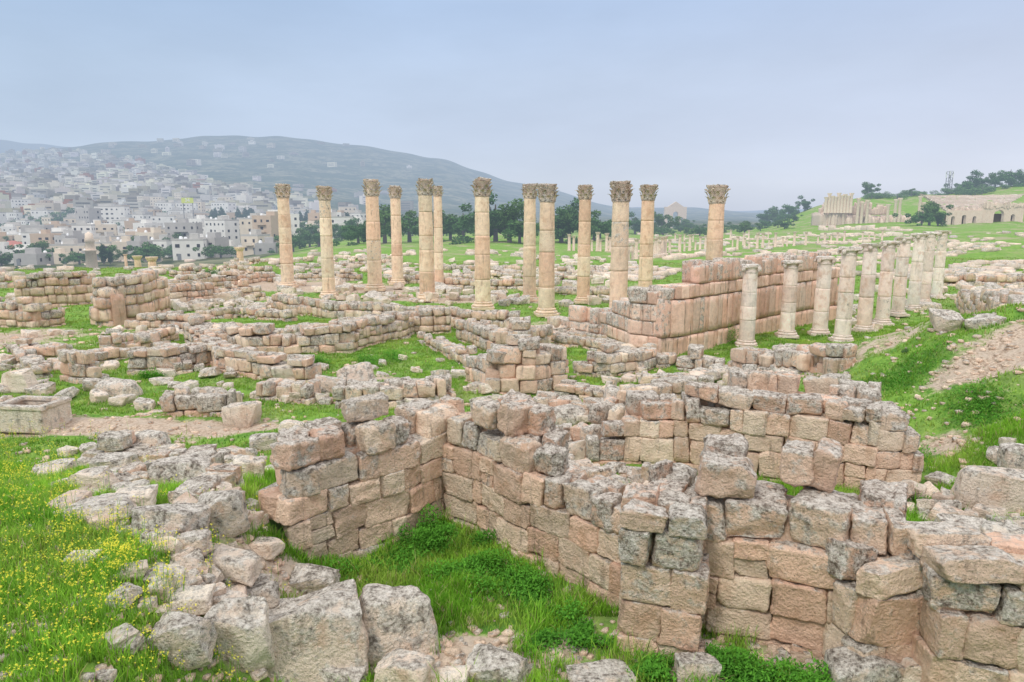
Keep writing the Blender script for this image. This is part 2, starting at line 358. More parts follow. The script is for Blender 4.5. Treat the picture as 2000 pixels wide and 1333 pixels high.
W=[
('ruined_wall','two metre high front wall of the sunken room, left of its inner corner',[(572,1075,848),(605,1094,842),(705,1096,812),(800,1052,800),(915,992,790)],.75,.42,.55,.3,None,dict(rag=.25)),
('ruined_wall','broken side wall dipping low in the middle, running from the inner corner to the square pier',[(868,1018,820),(930,1045,792),(1000,1082,795),(1040,1100,875),(1085,1125,945),(1150,1160,948),(1230,1200,930)],.75,.38,.55,.15,None,dict(rag=.5)),
('ruined_wall','thick foreground wall with a flat lichened top, behind and right of the square pier',[(1250,1205,912),(1400,1242,900),(1500,1262,925),(1600,1285,950),(1748,1315,985)],1.1,.42,.65,.12,None,dict(rag=.25)),
('ruined_pier','square stone pier with dark crusted top blocks, jutting from the foreground wall',[(1207,1272,995),(1362,1300,1002)],.66,.40,.45,.3,None,dict(rag=.12,ratio=(.8,1.9))),
('ruined_wall','short pinkish wall stub at the lower right, between the thick wall and the corner stones',[(1690,1350,1115),(1745,1345,1065),(1822,1345,1050)],.6,.42,.65,.2,None,dict(rag=.4)),
('ruined_wall','grey crusted wall corner in the bottom right of the photo',[(1822,1400,1100),(1900,1400,1115),(2010,1420,1160),(2150,1430,1160)],.9,.40,.5,.4,None,dict(rag=.5)),
('ruined_wall','long pink block wall behind the thick foreground wall, against the earth mound',[(1150,905,850),(1235,908,785),(1330,915,768),(1440,928,752),(1560,945,765),(1705,962,790)],.75,.42,.65,.05,None,dict(rag=.25)),
('ruined_wall','upper dark tier of boulder like blocks along the back of the long pink wall',[(1425,895,700),(1560,905,715),(1705,925,742)],.75,.48,.3,.4,None,dict(rag=.25)),
('ruined_wall','low broken right end of the long pink wall beside the earth mound',[(1708,958,815),(1800,960,832)],.8,.38,.4,.35),
('ruined_wall','wall rising leftwards from the passage behind the broken side wall',[(1150,890,830),(1235,860,750),(1345,850,722)],.6,.38,.5,.25),
('ruined_wall','free standing chunk of wall at the centre, right of the inner grass court',[(908,745,705),(960,768,680),(1040,772,650),(1108,765,665)],.9,.38,.5,.3),
('ruined_wall','low dark wall right of the central chunk, running towards the tall ashlar corner',[(1130,735,690),(1200,738,690),(1262,728,672),(1295,712,680)],.6,.36,.4,.6),
('ruined_wall','stub of heaped blocks directly behind the front wall of the sunken room',[(655,800,740),(760,800,752),(885,790,742)],.8,.38,.35,.5),
('ruined_wall','long two row wall along the back of the inner grass court',[(360,668,625),(470,696,643),(560,700,647),(690,690,629),(810,655,605),(880,652,603)],.9,.38,.4,.35,None,dict(rag=.3)),
('ruined_wall','right part of the court back wall, bending towards the central chunk',[(890,662,615),(970,690,642),(1030,690,630),(1080,680,643)],.8,.36,.4,.4),
('ruined_wall','short double wall in front of the left end of the grass court',[(425,728,675),(520,742,690),(600,750,706)],.8,.36,.4,.4,None,dict(rag=.3)),
('ruined_wall','thin long wall just in front of the tall columns',[(530,605,572),(640,622,588),(760,632,595),(880,640,603),(1010,652,615)],.6,.34,.4,.45,None,dict(rag=.3)),
('ruined_wall','wall of jumbled blocks at the far left edge, nearest of the left ruins',[(-20,640,590),(60,640,586),(130,634,596)],.7,.36,.5,.3),
('ruined_wall','tall pinkish ruin wall left, behind the edge wall',[(38,605,546),(110,602,528),(185,592,530)],.8,.40,.55,.3,None,dict(rag=.3)),
('ruined_wall','squared ruin block with large dark lintel stones, left of the middle',[(178,635,573),(215,640,546),(300,625,533),(335,612,528)],1.0,.50,.6,.35,None,dict(rag=.3)),
('ruined_wall','receding low wall joining the squared ruin block to the columns',[(340,600,558),(420,590,548),(520,585,558)],.7,.38,.45,.4),
('ruined_wall','crumbling low wall behind the left ruins',[(330,575,543),(440,560,533),(540,552,530)],.7,.38,.45,.4),
('ruined_wall','small pile wall at left, beside the sloping dirt path',[(120,745,685),(185,748,702)],.6,.34,.4,.5),
('ruined_wall','left wall fragment with a dark overhanging slab above the grass',[(250,735,688),(330,735,680),(420,715,658)],.6,.36,.45,.5,None,dict(rag=.3)),
('ruined_wall','knee high row of square blocks in the left grass, above the path',[(280,815,772),(350,815,758),(450,815,768)],.55,.44,.45,.3),
('ruined_wall','pavement edge of rubble at left, just below the path',[(165,905,866),(300,905,876),(395,905,881),(470,915,874)],.7,.30,.3,.45,None,dict(rag=.3)),
('ruined_wall','block wall at left in the middle distance, in front of the dark lintel ruin',[(200,690,653),(290,685,643),(350,665,638)],.6,.34,.45,.45,None,dict(rag=.3)),
('ruined_wall','low rubble wall in front of the grey blocks, at right of centre',[(1320,722,688),(1420,728,688),(1510,735,703)],.8,.36,.4,.5),
('ruined_wall','dark topped stack of big blocks in front of the pale column row',[(1512,728,670),(1625,735,673)],.8,.42,.45,.5,None,dict(rag=.3)),
('ruined_wall','low row of stones between the lintel ruin and the court wall',[(240,645,616),(330,642,613),(420,652,626)],.7,.34,.4,.4,None,dict(rag=.3)),
('ruined_wall','low wall behind the left end of the court wall',[(400,628,600),(470,622,598),(560,630,602)],.7,.36,.4,.4,None,dict(rag=.3)),
('ruined_wall','low row of blocks inside the right side of the grass court',[(815,668,653),(860,690,666),(905,720,690)],.6,.32,.4,.4,None,dict(rag=.3)),
('ruined_wall','pinkish low wall between the court and the grey ashlar blocks',[(1062,664,638),(1170,692,660),(1290,722,695)],.7,.36,.6,.3,None,dict(rag=.3)),
('ruined_wall','dark low wall at the foot of the nearest tall columns',[(1010,645,628),(1100,655,636),(1200,672,650)],.6,.34,.3,.7,None,dict(rag=.3)),
('ruined_wall','row of tumbled blocks below the grass court, left of the room wall',[(500,785,750),(600,792,754)],.7,.34,.4,.5),
('ruined_wall','low broken wall in the central passage behind the side wall',[(1040,805,773),(1130,815,778),(1205,835,793)],.6,.34,.4,.45),
('ruined_wall','low row of stones crossing the passage behind the central chunk',[(1085,775,750),(1190,782,750)],.6,.32,.4,.5),
('ruined_wall','short rubble row in the middle of the left rubble heap',[(235,965,918),(320,955,910),(395,950,906)],.6,.30,.45,.4),
('ruined_wall','curb like row of stones beside the sloping dirt path at left',[(30,700,668),(120,702,675)],.6,.32,.4,.5),
('ruined_wall','short cross wall at the left end of the grass court',[(360,668,630),(395,700,655),(425,728,680)],.6,.34,.4,.4,None,dict(rag=.3)),
('ruined_wall','narrow wall stub beside the rubble right of the grassy corridor',[(480,960,903),(400,985,933)],.5,.32,.5,.4),
('ruined_wall','low double row of stones behind the long pink wall',[(1250,765,733),(1400,775,738)],.7,.36,.4,.5),
('ruined_wall','low row of blocks in the left grass above the basin',[(60,745,715),(20,700,672)],.6,.34,.4,.5),
('ruined_wall','low broken row joining the left fragment to the grass court wall',[(190,715,688),(250,700,674),(330,705,678)],.6,.32,.4,.4,None,dict(rag=.3)),
('ruined_wall','low row of stones in the left middle, under the receding wall',[(430,660,634),(560,665,640),(640,655,628)],.7,.34,.4,.4,None,dict(rag=.3)),
('ruined_wall','low rubble row between the court wall and the thin long wall',[(650,640,616),(760,648,620),(860,640,615)],.7,.34,.4,.4,None,dict(rag=.3)),
('ruined_wall','crumbled row at the foot of the pale columns, left end',[(1480,700,680),(1600,705,685)],.7,.36,.4,.4),
('ruined_wall','low cross row running back from the left fragment wall',[(340,735,700),(300,690,655)],.6,.34,.4,.4,None,dict(rag=.3)),
('ruined_wall','low stone row across the gap behind the dipping side wall',[(1100,960,925),(1180,950,912),(1270,960,925)],.7,.34,.4,.4,None,dict(rag=.3)),
('ashlar_wall','grey block wall at the foot of the tall columns, right of centre',[(1068,642,590),(1172,668,606)],.8,.60,.2,.7,'ash',dict(flat=True,rag=.5,capj=.35,hv=(.6,1.3))),
('ashlar_wall','tall ashlar wall end facing the camera, with stepped top',[(1172,668,592),(1235,690,562),(1290,702,545)],.9,.50,.4,.4,'ash',dict(flat=True,rag=.5,capj=.4,ratio=(.7,2.),hv=(.6,1.4))),
('ashlar_wall','high ashlar wall receding to the right behind the pale column row',[(1294,702,540),(1330,690,517),(1420,670,500),(1500,650,484),(1598,628,488),(1640,620,502)],.9,.85,.75,.15,'ash',dict(flat=True,rag=.25,capj=.3,ratio=(.3,.85),hv=(.55,1.7))),
('low_wall','far low wall left of the tall columns',[(575,550,532),(700,548,530)],.8,.45,.4,.4),
('low_wall','far low wall behind the middle tall columns',[(860,562,542),(1060,568,546)],.8,.45,.4,.4),
('low_wall','far low wall on the green slope behind the columns',[(650,522,510),(770,518,506)],.8,.5,.4,.4),
('low_wall','far low wall right of the middle columns',[(1080,575,556),(1190,580,560)],.8,.45,.4,.4),
('low_wall','low wall at the right edge beyond the pale columns, nearer of two',[(1865,592,570),(2010,600,572)],.9,.5,.4,.4),
('low_wall','low wall at the right edge beyond the pale columns, farther of two',[(1855,560,538),(2010,560,534)],.9,.5,.4,.4),
('low_wall','stone border across the grass behind the right tall columns',[(860,528,517),(1180,535,523)],.8,.5,.4,.4),
('low_wall','distant plateau edge wall at far left',[(-20,565,540),(100,560,538),(200,555,538)],.8,.5,.5,.4),
('low_wall','far low wall left of the first tall column',[(330,540,524),(530,535,519)],.8,.5,.5,.4),
('low_wall','low ruin line in the court between the first four tall columns',[(600,540,528),(790,545,531)],.8,.45,.4,.4),
('low_wall','low ruin line crossing behind the thick cream column',[(760,555,540),(930,552,537)],.8,.45,.4,.4),
('low_wall','low ruin line between the centre columns and the banded column',[(960,545,532),(1150,552,538)],.8,.45,.4,.4),
('low_wall','short wall remnant behind the left end columns',[(440,525,508),(560,520,505)],.8,.5,.5,.4),
]
for w in W:
    kw=dict(thick=w[3],sh=w[4],pink=w[5],wth=w[6])
    if len(w)>7:
        if w[7]: kw['mat']=w[7]
        if len(w)>8: kw.update(w[8])
    wall(w[0],w[1],w[2],**kw)
def heap(px,py,rx,ry,hh,n,s0,s1,label):
    c=hit(px,py); mb=MB(); nn=8 if c[1]<14 else 4
    for k in range(n):
        a=rs.uniform(0,6.28); r=math.sqrt(rs.rand()); x=c[0]+rx*r*math.cos(a); y=c[1]+ry*r*math.sin(a); s_=s0+(s1-s0)*rs.rand()**1.7; z=float(G(x,y))+hh*(1-r)*rs.rand()+s_*.2
        V,Fs=stone(nn,(s_*rs.uniform(1,1.6),s_,s_*rs.uniform(.6,.95)),.05,.22,.12,5,(.7,.92)); V=rotx(rotz(V,rs.uniform(0,6.28)),rs.normal()*.3); mb.add(V+np.array([x,y,z]),Fs,(rs.uniform(0,1),rs.rand(),np.clip(rs.normal()*.3+.38,0,1)))
    tag(mb.build('rubble_heap',M['grey'],loc=c),label,'rubble heap',kind='stuff')
for a in [(720,770,1.9,.8,.35,80,.1,.38,'heap of small rubble on top behind the room front wall'),(960,860,.7,.4,.4,30,.1,.3,'rubble heap leaning on the broken side wall'),(1080,860,1.5,.8,.4,70,.1,.36,'rubble heap filling the central passage'),(1190,820,1.0,.8,.3,35,.12,.35,'rubble heap at the left end of the long pink wall'),
 (560,1000,.4,.4,.1,9,.08,.22,'small rubble heap in the grassy corridor'),(340,1010,1.4,.7,.2,42,.08,.32,'long rubble heap in the left foreground'),(280,930,2.1,.6,.2,48,.08,.32,'rubble heap below the path at left'),(430,1180,.7,.5,.2,28,.08,.24,'small stones packed around the bottom left boulders'),(390,1100,.5,.4,.15,14,.08,.24,'rubble beside the flat pale slab stone'),(130,720,1.6,.8,.3,35,.15,.4,'rubble heap beside the small pile wall at left'),
 (300,655,2.4,1.2,.3,40,.15,.45,'rubble heap in front of the lintel ruin'),(480,660,1.8,.8,.3,35,.15,.42,'rubble heap on the left end of the court wall'),(620,600,4,1.,.3,50,.2,.5,'rubble heap before the second tall column'),(400,600,4,1.5,.4,60,.2,.55,'rubble heap between the lintel ruin and the columns'),(450,545,6,2,.7,60,.3,.8,'far rubble heap left of the first tall column'),
 (1180,650,2.4,.8,.3,40,.2,.45,'rubble heap left of the ashlar corner'),(1400,745,3.,.8,.3,60,.15,.45,'rubble heap behind the long pink wall'),(1780,990,.7,.5,.3,30,.1,.34,'rubble heap at the right end of the long pink wall'),(1890,1120,1.0,.8,.4,45,.1,.38,'rubble heap on the lower right slope'),(1960,1040,.8,.8,.4,30,.15,.42,'rubble heap at the right edge under the big boulder'),(1200,940,1.3,.6,.3,50,.1,.34,'rubble heap behind the dip of the side wall'),
 (1930,570,8,2,.5,50,.3,.8,'rubble heap at the right edge beyond the pale columns'),(900,545,9,1.5,.4,60,.3,.8,'rubble heap behind the middle tall columns'),(680,510,8,2,.6,60,.3,.8,'rubble heap on the green rise behind the columns'),(80,590,4,1.5,.5,60,.2,.6,'rubble heap at the left edge ruins'),(1120,540,7,2,.4,50,.3,.8,'rubble spread behind the banded column'),(740,585,7,2,.3,50,.2,.6,'rubble spread between the front columns'),(220,560,6,2,.5,60,.2,.7,'rubble behind the lintel ruin')]: heap(*a)
# ---------------------------------------------------------------- loose stones
protos=[]
for k in range(24):
    mb=MB(); V,Fs=stone(15,(1,1,1),.036,rs.uniform(.12,.4),.12,8,(.64,.88)); mb.add(V,Fs,(rs.uniform(0,.7),rs.uniform(.4,1.),rs.uniform(.2,.75)))
    me=mb.build('fallen_block',M['grey']); protos.append(me.data); bpy.data.objects.remove(me)
def loose(p,sx,sy,sz,label,group=None,name='fallen_block',rz=None,tilt=.12,sink=.12):
    o=bpy.data.objects.new(name,protos[rs.randint(24)]); C.objects.link(o); o.location=(float(p[0]),float(p[1]),float(p[2]+sz*(.5-sink))); o.scale=(sx,sy,sz)
    o.rotation_euler=(rs.normal()*tilt,rs.normal()*tilt,rs.uniform(0,6.28) if rz is None else rz)
    FOOT.append((p[0],p[1],sx/2)); return tag(o,label,'stone block',group)
BIG=[
(612,1325,185,160,'big rough grey block with a flat spotted top, bottom left of the room'),
(768,1275,120,125,'rounded pale topped block right of the big rough grey block'),
(790,1360,100,70,'squared pinkish block under the rounded pale topped block'),
(462,1300,92,120,'lumpy lichened block left of the big rough grey block'),
(352,1300,88,95,'pale cracked boulder at the left end of the bottom stone heap'),
(365,1200,66,42,'small grey stone above the pale cracked boulder'),
(505,1190,60,50,'grey stone wedged between the lumpy block and the room grass'),
(612,1160,78,48,'smooth pale stone capping the bottom heap'),
(435,1205,60,46,'grey knobbly stone in the middle of the bottom heap'),
(545,1215,52,46,'small pale stone behind the big rough grey block'),
(445,1135,100,52,'flat pale slab stone at the edge of the flowery bank'),
(370,1088,62,46,'small rounded stone above the flat pale slab stone'),
(320,1050,100,60,'broad weathered stone beside the bright grass tuft'),
(432,1045,72,95,'upright pinkish grey block at the right edge of the rubble heap'),
(345,958,100,60,'broad dark topped block in the left rubble heap'),
(255,1000,62,42,'pinkish stone left of the broad weathered stone'),
(182,1018,100,32,'pale flat slab lying in the grass of the left bank'),
(532,988,60,42,'pointed grey stone in the grass left of the room wall'),
(150,1108,50,22,'small pale stone half hidden in the flowery bank'),
(95,935,52,28,'small squared stone at the left edge of the rubble'),
(170,960,70,42,'dark rough stone right of the small squared stone'),
(30,765,50,44,'pale squared block at the left edge beside the stone basin'),
(222,775,66,32,'low grey block in the left grass beneath the pile wall'),
(468,835,62,54,'rounded grey boulder at the right end of the block row'),
(515,880,50,36,'pale stone tumbled below the rounded grey boulder'),
(568,850,44,30,'grey stone just left above the room wall'),
(665,1350,80,45,'half seen dark stone at the bottom edge under the heap'),
(880,1350,60,36,'small pale stone at the bottom edge, left of the peaked one'),
(972,1350,100,68,'peaked pale boulder at the bottom edge centre'),
(1172,1350,120,30,'flat buff stone at the bottom edge right of the peaked boulder'),
(1362,1340,76,58,'leaning pale stone in the weeds below the pier'),
(1692,1365,110,74,'pale boulder at the bottom edge, below the pinkish wall stub'),
(1745,1320,84,72,'grey squared boulder leaning on the pinkish wall stub'),
(1855,1370,140,74,'wide dark boulder at the bottom edge, right'),
(1900,1150,80,66,'tall grey block on the slope at the lower right'),
(1955,1000,100,85,'big white grey boulder at the right edge above the green slope'),
(1990,930,50,60,'upright pale stone at the right edge, topmost of the stones'),
(1895,1065,76,48,'pinkish stone beneath the big white grey boulder'),
(1975,1090,70,52,'mossy grey stone at the right edge'),
(695,760,72,55,'large tilted block on the rubble behind the room wall'),
(1210,808,58,58,'pale fluted fragment standing in the passage'),
(1112,905,58,46,'grey squared block in the gap of the broken side wall'),
(1060,892,55,62,'upright pale block beside the gap in the side wall'),
(1010,840,64,55,'rounded pale block perched above the broken side wall'),
(1100,830,80,36,'flat pale block on the rubble behind the side wall'),
(640,770,55,42,'brown stone at the left end of the rubble behind the room wall'),
(560,745,55,36,'squat block at the near corner of the grass court'),
(440,590,50,28,'flat grey slab on the low wall, left middle'),
(1816,605,36,14,'square block lying near the end of the pale column row'),
(290,880,60,36,'squarish stone on the lower edge of the dirt path'),
(215,930,66,44,'dark pinkish stone in the left part of the rubble heap'),
(480,940,54,50,'tilted block where the rubble meets the grassy corridor'),
]
for px,py,w,h,lab in BIG:
    p=hit(px,py); k=math.hypot(p[0],p[1],p[2]-CH)/F*math.cos(math.atan((px-1000)/F)*.5); sx=w*k*1.04; sz=h*k*.88
    p[1]+=sx*.22
    loose(p,sx,sx*.6,sz,lab,rz=rs.uniform(-.35,.35),tilt=.09,name='boulder')
SC=[
('rubble_stone',(130,560),(860,1000),36,(.14,.34),'grey rubble stone in the heap between the flowery bank and the room wall','rubble stones left of the sunken room'),
('rubble_stone',(560,900),(700,800),30,(.2,.42),'tumbled stone on the rubble behind the room front wall','tumbled stones behind the sunken room'),
('rubble_stone',(900,1300),(700,960),50,(.2,.45),'tumbled stone in the passages right of centre','tumbled stones in the central passages'),
('rubble_stone',(0,420),(620,800),60,(.2,.5),'weathered stone lying in the left grass among the low walls','loose stones in the left grass'),
('rubble_stone',(180,560),(525,610),60,(.4,.8),'small rubble block among the left ruins','rubble blocks of the left ruins'),
('fallen_block',(560,1200),(505,600),130,(.35,.95),'pale fallen block on the grass between the tall columns','fallen blocks around the tall columns'),
('fallen_block',(1640,2000),(575,650),22,(.35,.6),'fallen block in the grass behind the pale columns','fallen blocks around the pale columns'),
('fallen_block',(1300,1640),(680,760),22,(.25,.5),'stone on the rubble line in front of the pale columns','rubble before the pale columns'),
('fallen_block',(1720,2000),(860,1200),22,(.12,.34),'small stone on the green slope at the right','small stones on the right slope'),
('fallen_block',(200,560),(1000,1333),34,(.10,.28),'small stone at the edge of the bottom left stone heap','small stones of the bottom left heap'),
('fallen_block',(420,620),(700,780),20,(.2,.4),'stone tumbled in the grass court left end','stones of the grass court left end'),
]
for nm_,(x0,x1),(y0,y1),n,(a,b),lab,grp in SC:
    for _ in range(n):
        p=hit(rs.uniform(x0,x1),rs.uniform(y0,y1)); s_=rs.uniform(a,b); loose(p,s_*rs.uniform(.9,1.6),s_,s_*rs.uniform(.5,.85),lab,grp,sink=.2,name=nm_)
mb=MB()
for _ in range(1900):
    if rs.rand()<.7: px=rs.uniform(1180,2010); py=rs.uniform(456,560)
    else: px=rs.uniform(-10,1180); py=rs.uniform(490,540)
    if px<560: py=max(py,512)
    p=hit(px,py)
    if sn(p[0],p[1],22,77)<.0: continue
    s_=rs.uniform(.3,1.0)*(.8+p[1]/220); V,Fs=stone(2,(s_*1.3,s_,s_*.6),.06,.2,.15,2); mb.add(rotz(V,rs.uniform(0,6))+p+np.array([0,0,s_*.1]),Fs,(rs.rand()*.6,rs.uniform(.1,.8),rs.rand()*.9))
tag(mb.build('distant_rubble',M['farstone']),'countless distant tumbled stones over the green plateau','rubble',kind='stuff')
k_=0
for (x0,y0,x1,y1,h) in [(1480,500,1640,494,11),(1500,478,1700,474,8),(1560,462,1760,462,9),(1600,450,1780,452,11),(1700,505,1850,500,8),(1780,482,1990,478,8),(1660,520,1790,520,9),(1860,522,2000,515,9),(1300,508,1420,500,11),(1200,478,1320,474,9),(1400,470,1560,466,8)]:
    a=hit(x0,y0); b=hit(x1,y1); mb=MB(); n=16; c=(a+b)/2
    for q in range(n):
        t=(q+.5)/n; p=a+(b-a)*t; p[2]=float(G(p[0],p[1])); L=np.linalg.norm((b-a)[:2])/n; hh=h*p[1]/F*rs.uniform(.35,1.1); V,Fs=stone(3,(L*1.05,1.2,hh*1.6),.05,.25,.06,2); mb.add(rotz(V,math.atan2(b[1]-a[1],b[0]-a[0]))+p,Fs,(rs.rand()*.7,rs.uniform(.2,.9),rs.uniform(.1,.6)))
    o=mb.build('distant_wall',M['farstone'],loc=c); tag(o,['broken distant wall just behind the pale columns','thin distant wall line below the temple hill','terrace wall on the temple hill slope','upper terrace wall right under the temple','low distant wall right of the pale columns','long distant wall below the theatre','distant wall directly above the pale column tops','distant wall at the right edge of the green slope','distant wall just left of the ashlar wall top','distant wall behind the colonnaded street','distant wall beyond the ashlar wall'][k_],'ruined wall'); k_+=1
# stone basin
p=hit(68,835); k=p[1]/F; root=tag(empty('stone_basin',p),'hollow rectangular stone basin at the left edge below the low walls','basin')
mb=MB(); w,d,h=106*k,.95,.62; tk=.10
for c,s_ in (((0,0,.06),(w*.9,d*.9,.14)),((0,-d/2+tk/2,h/2),(w,tk,h)),((0,d/2-tk/2,h/2),(w,tk,h)),((-w/2+tk/2,0,h/2),(tk,d,h)),((w/2-tk/2,0,h/2),(tk,d,h))):
    V,Fs=stone(9,s_,.035,.2,.02); mb.add(V+np.array(c),Fs,(.2,.6,.45))
mb.build('trough',M['grey'],root,rel=False)
mb=MB()
for c,s_ in (((0,-d/2+.05,h),(w*1.06,.17,.11)),((0,d/2-.05,h),(w*1.06,.17,.11)),((-w/2+.05,0,h),(.17,d*.9,.108)),((w/2-.05,0,h),(.17,d*.9,.108))):
    V,Fs=stone(7,s_,.06,.5,.02); mb.add(V+np.array(c),Fs,(.2,.6,.5))
mb.build('rim',M['grey'],root,rel=False)
mb=MB(); box(mb,(0,0,.22),(w*.86,d*.8,.1)); mb.build('basin_bottom_shade',M['dark'],root,rel=False,smooth=False)  # basin floor painted dark as shade, so the hollow reads
root.rotation_euler=(0,0,-.12)
# ---------------------------------------------------------------- columns
def shaft(r0,r1,z0,z1,weather,drums,mat_tint):
    prof=[];col=[]
    cuts=np.linspace(0,1,drums+1)[1:-1]+rs.uniform(-.06,.06,drums-1); b=np.concatenate([[0],cuts,[1]])
    for k in range(drums):
        tc=(np.clip(mat_tint+rs.normal()*.3,0,1),rs.uniform(.2,1.),np.clip(weather+rs.normal()*.25+(.1 if k==drums-1 else 0),0,1)); ro=rs.uniform(.98,1.012)
        for t in np.concatenate([[0,.02],np.linspace(.08,.92,9),[.98,1]]):
            q=b[k]+(b[k+1]-b[k])*t; r=(r0+(r1-r0)*q**1.3)*ro*(.945 if t in (0,1) else 1); prof.append((r,z0+(z1-z0)*q)); col.append(tc)
    mb=MB(); lathe(mb,prof,30,np.array(col),.018); return mb
def base_mb(r,sc=1):
    mb=MB(); V,Fs=stone(6,(r*2.75,r*2.75,r*.38),.02,.2,.01); mb.add(V+np.array([0,0,r*.19]),Fs,(.4,.5,.5))
    z=r*.38; pr=[(r*1.3,z)]
    for a in np.linspace(-90,90,7): pr.append((r*1.24+r*.13*math.cos(math.radians(a)),z+r*.13+r*.13*math.sin(math.radians(a))))
    pr+=[(r*1.15,z+r*.3),(r*1.13,z+r*.38)]
    for a in np.linspace(-90,90,6): pr.append((r*1.1+r*.09*math.cos(math.radians(a)),z+r*.48+r*.09*math.sin(math.radians(a))))
    pr.append((r*1.02,z+r*.6)); lathe(mb,pr,28,(.4,.5,.4),.015); return mb,z+r*.6
def capital(r,h,z0,wide=1.):
    mb=MB(); wt=(rs.uniform(.4,.9),rs.uniform(.1,.5),rs.uniform(.5,.75))
    lathe(mb,[(r*1.0,z0-.02),(r*1.12,z0+.03*h),(r*.98,z0+.06*h),(r*.95,z0+.4*h),(r*1.05,z0+.65*h),(r*1.3,z0+.86*h)],26,wt,.02)
    def leaf(a,zb,hh,w,out):
        ts=np.linspace(0,1,8); ss=np.linspace(-1,1,5); V=[]; brk=rs.uniform(.65,1.)
        for t in ts:
            t=t*brk; rr=r*(1.06+.12*t)+out*max(0,t-.4)**1.6*2.4; zz=zb+hh*(t-1.1*max(0,t-.8)); ww=w*(1-.45*t*t)*(1+.16*math.sin(t*22))
            for s_ in ss:
                th=a+ww*s_/rr; rad=rr+.07*r*(1-s_*s_)-.03*r+(.05*r if abs(s_)<.1 else 0); V.append((rad*math.cos(th),rad*math.sin(th),zz+rs.normal()*.012))
        f=[(i*5+j,i*5+j+1,(i+1)*5+j+1,(i+1)*5+j) for i in range(7) for j in range(4)]
        mb.add(V,f,(wt[0],wt[1]+rs.uniform(-.1,.3),np.clip(wt[2]+rs.normal()*.2,0,1)))
    for k in range(8): leaf(k*math.pi/4,z0+.05*h,.42*h,r*.33,r*.5)
    for k in range(8): leaf((k+.5)*math.pi/4,z0+.12*h,.66*h,r*.30,r*.6)
    for k in range(4):
        a=(k+.5)*math.pi/2; e=rs.uniform(.35,.5)
        for t in np.linspace(0,1,5):
            V,Fs=stone(3,(r*.26,r*.2,r*.22),.12,.9,.1); V=rotz(V,a); rr=r*(1.15+e*t); V=V+np.array([rr*math.cos(a),rr*math.sin(a),z0+h*(.62+.2*t-.05*(t>.9))]); mb.add(V,Fs,wt)
    n=9; ring=[]; cor=[rs.uniform(.78,1.02) for _ in range(4)]
    for k in range(4):
        a0=(k-.5)*math.pi/2; a1=(k+.5)*math.pi/2; p0=np.array([math.cos(a0),math.sin(a0)])*r*1.85*wide*cor[k-1]; p1=np.array([math.cos(a1),math.sin(a1)])*r*1.85*wide*cor[k]
        for t in np.linspace(0,1,n)[:-1]:
            q=p0*(1-t)+p1*t; q=q*(1-.16*math.sin(math.pi*t)); ring.append(q*rs.uniform(.88,1.04))
    ring=np.array(ring); m=len(ring); zz=[z0+.85*h,z0+.91*h,z0+h]; sc=[.88,1.,1.0]; V=[]
    for z_,s_ in zip(zz,sc):
        for q in ring: V.append((q[0]*s_,q[1]*s_,z_+rs.normal()*.03))
    f=[(a*m+b,a*m+(b+1)%m,(a+1)*m+(b+1)%m,(a+1)*m+b) for a in range(2) for b in range(m)]
    mb.add(V,f,wt); mb.add(V[-m:],[list(range(m))],wt); mb.add(V[:m],[list(range(m))[::-1]],wt)
    return mb
def big_column(px,by,ty,wpx,label,tnt,wth):
    p=hit(px,by); Yd=p[1]; top=at(px,ty,Yd)[2]; H=top-p[2]; r=wpx/2*Yd/F*.95
    root=empty('corinthian_column',p,rs.uniform(-.1,.1)+.1,label,'column','tall corinthian columns of the ruined court')
    b,zb=base_mb(r); ch=2.0*r*1.05; b.build('base',M['column'],root,rel=False)
    shaft(r,r*.87,zb-.02,H-ch,wth,rs.randint(4,6),tnt).build('shaft',M['column'],root,rel=False)
    capital(r*.88,ch,H-ch,rs.uniform(.92,1.06)).build('capital',M['grey'],root,rel=False); FOOT.append((p[0],p[1],r*1.4))
for a in [
(563,562,360,26,'tall corinthian column at the far left end, cream shaft with pinkish middle',.5,.15),
(643,580,365,26,'second tall column from the left, short cream shaft with narrow capital',.3,.1),
(733,568,352,30,'third tall column from the left, brown stained upper drums',.7,.4),
(777,556,364,23,'slim pale column just right of the brown stained one',.3,.15),
(835,588,350,31,'thick cream column standing in front of a thinner pale one',.4,.1),
(858,563,364,19,'thin pale column half hidden behind the thick cream one',.3,.1),
(943,604,350,33,'column with a wide dark capital, just left of the picture centre',.4,.2),
(1034,588,360,27,'cream column just behind and left of the front centre column',.3,.1),
(1067,617,360,34,'front centre column in cream stone with a dark ringed capital',.45,.15),
(1139,592,362,27,'reddish banded column right of the front centre column',.8,.25),
(1206,640,355,38,'nearest thick column with blackened lower drums behind the ashlar corner',.5,.5),
(1259,590,362,29,'pale orange column with a ragged capital, second from the right',.5,.15),
(1389,612,362,35,'rightmost tall column rising behind the high ashlar wall',.7,.25)]: big_column(*a)
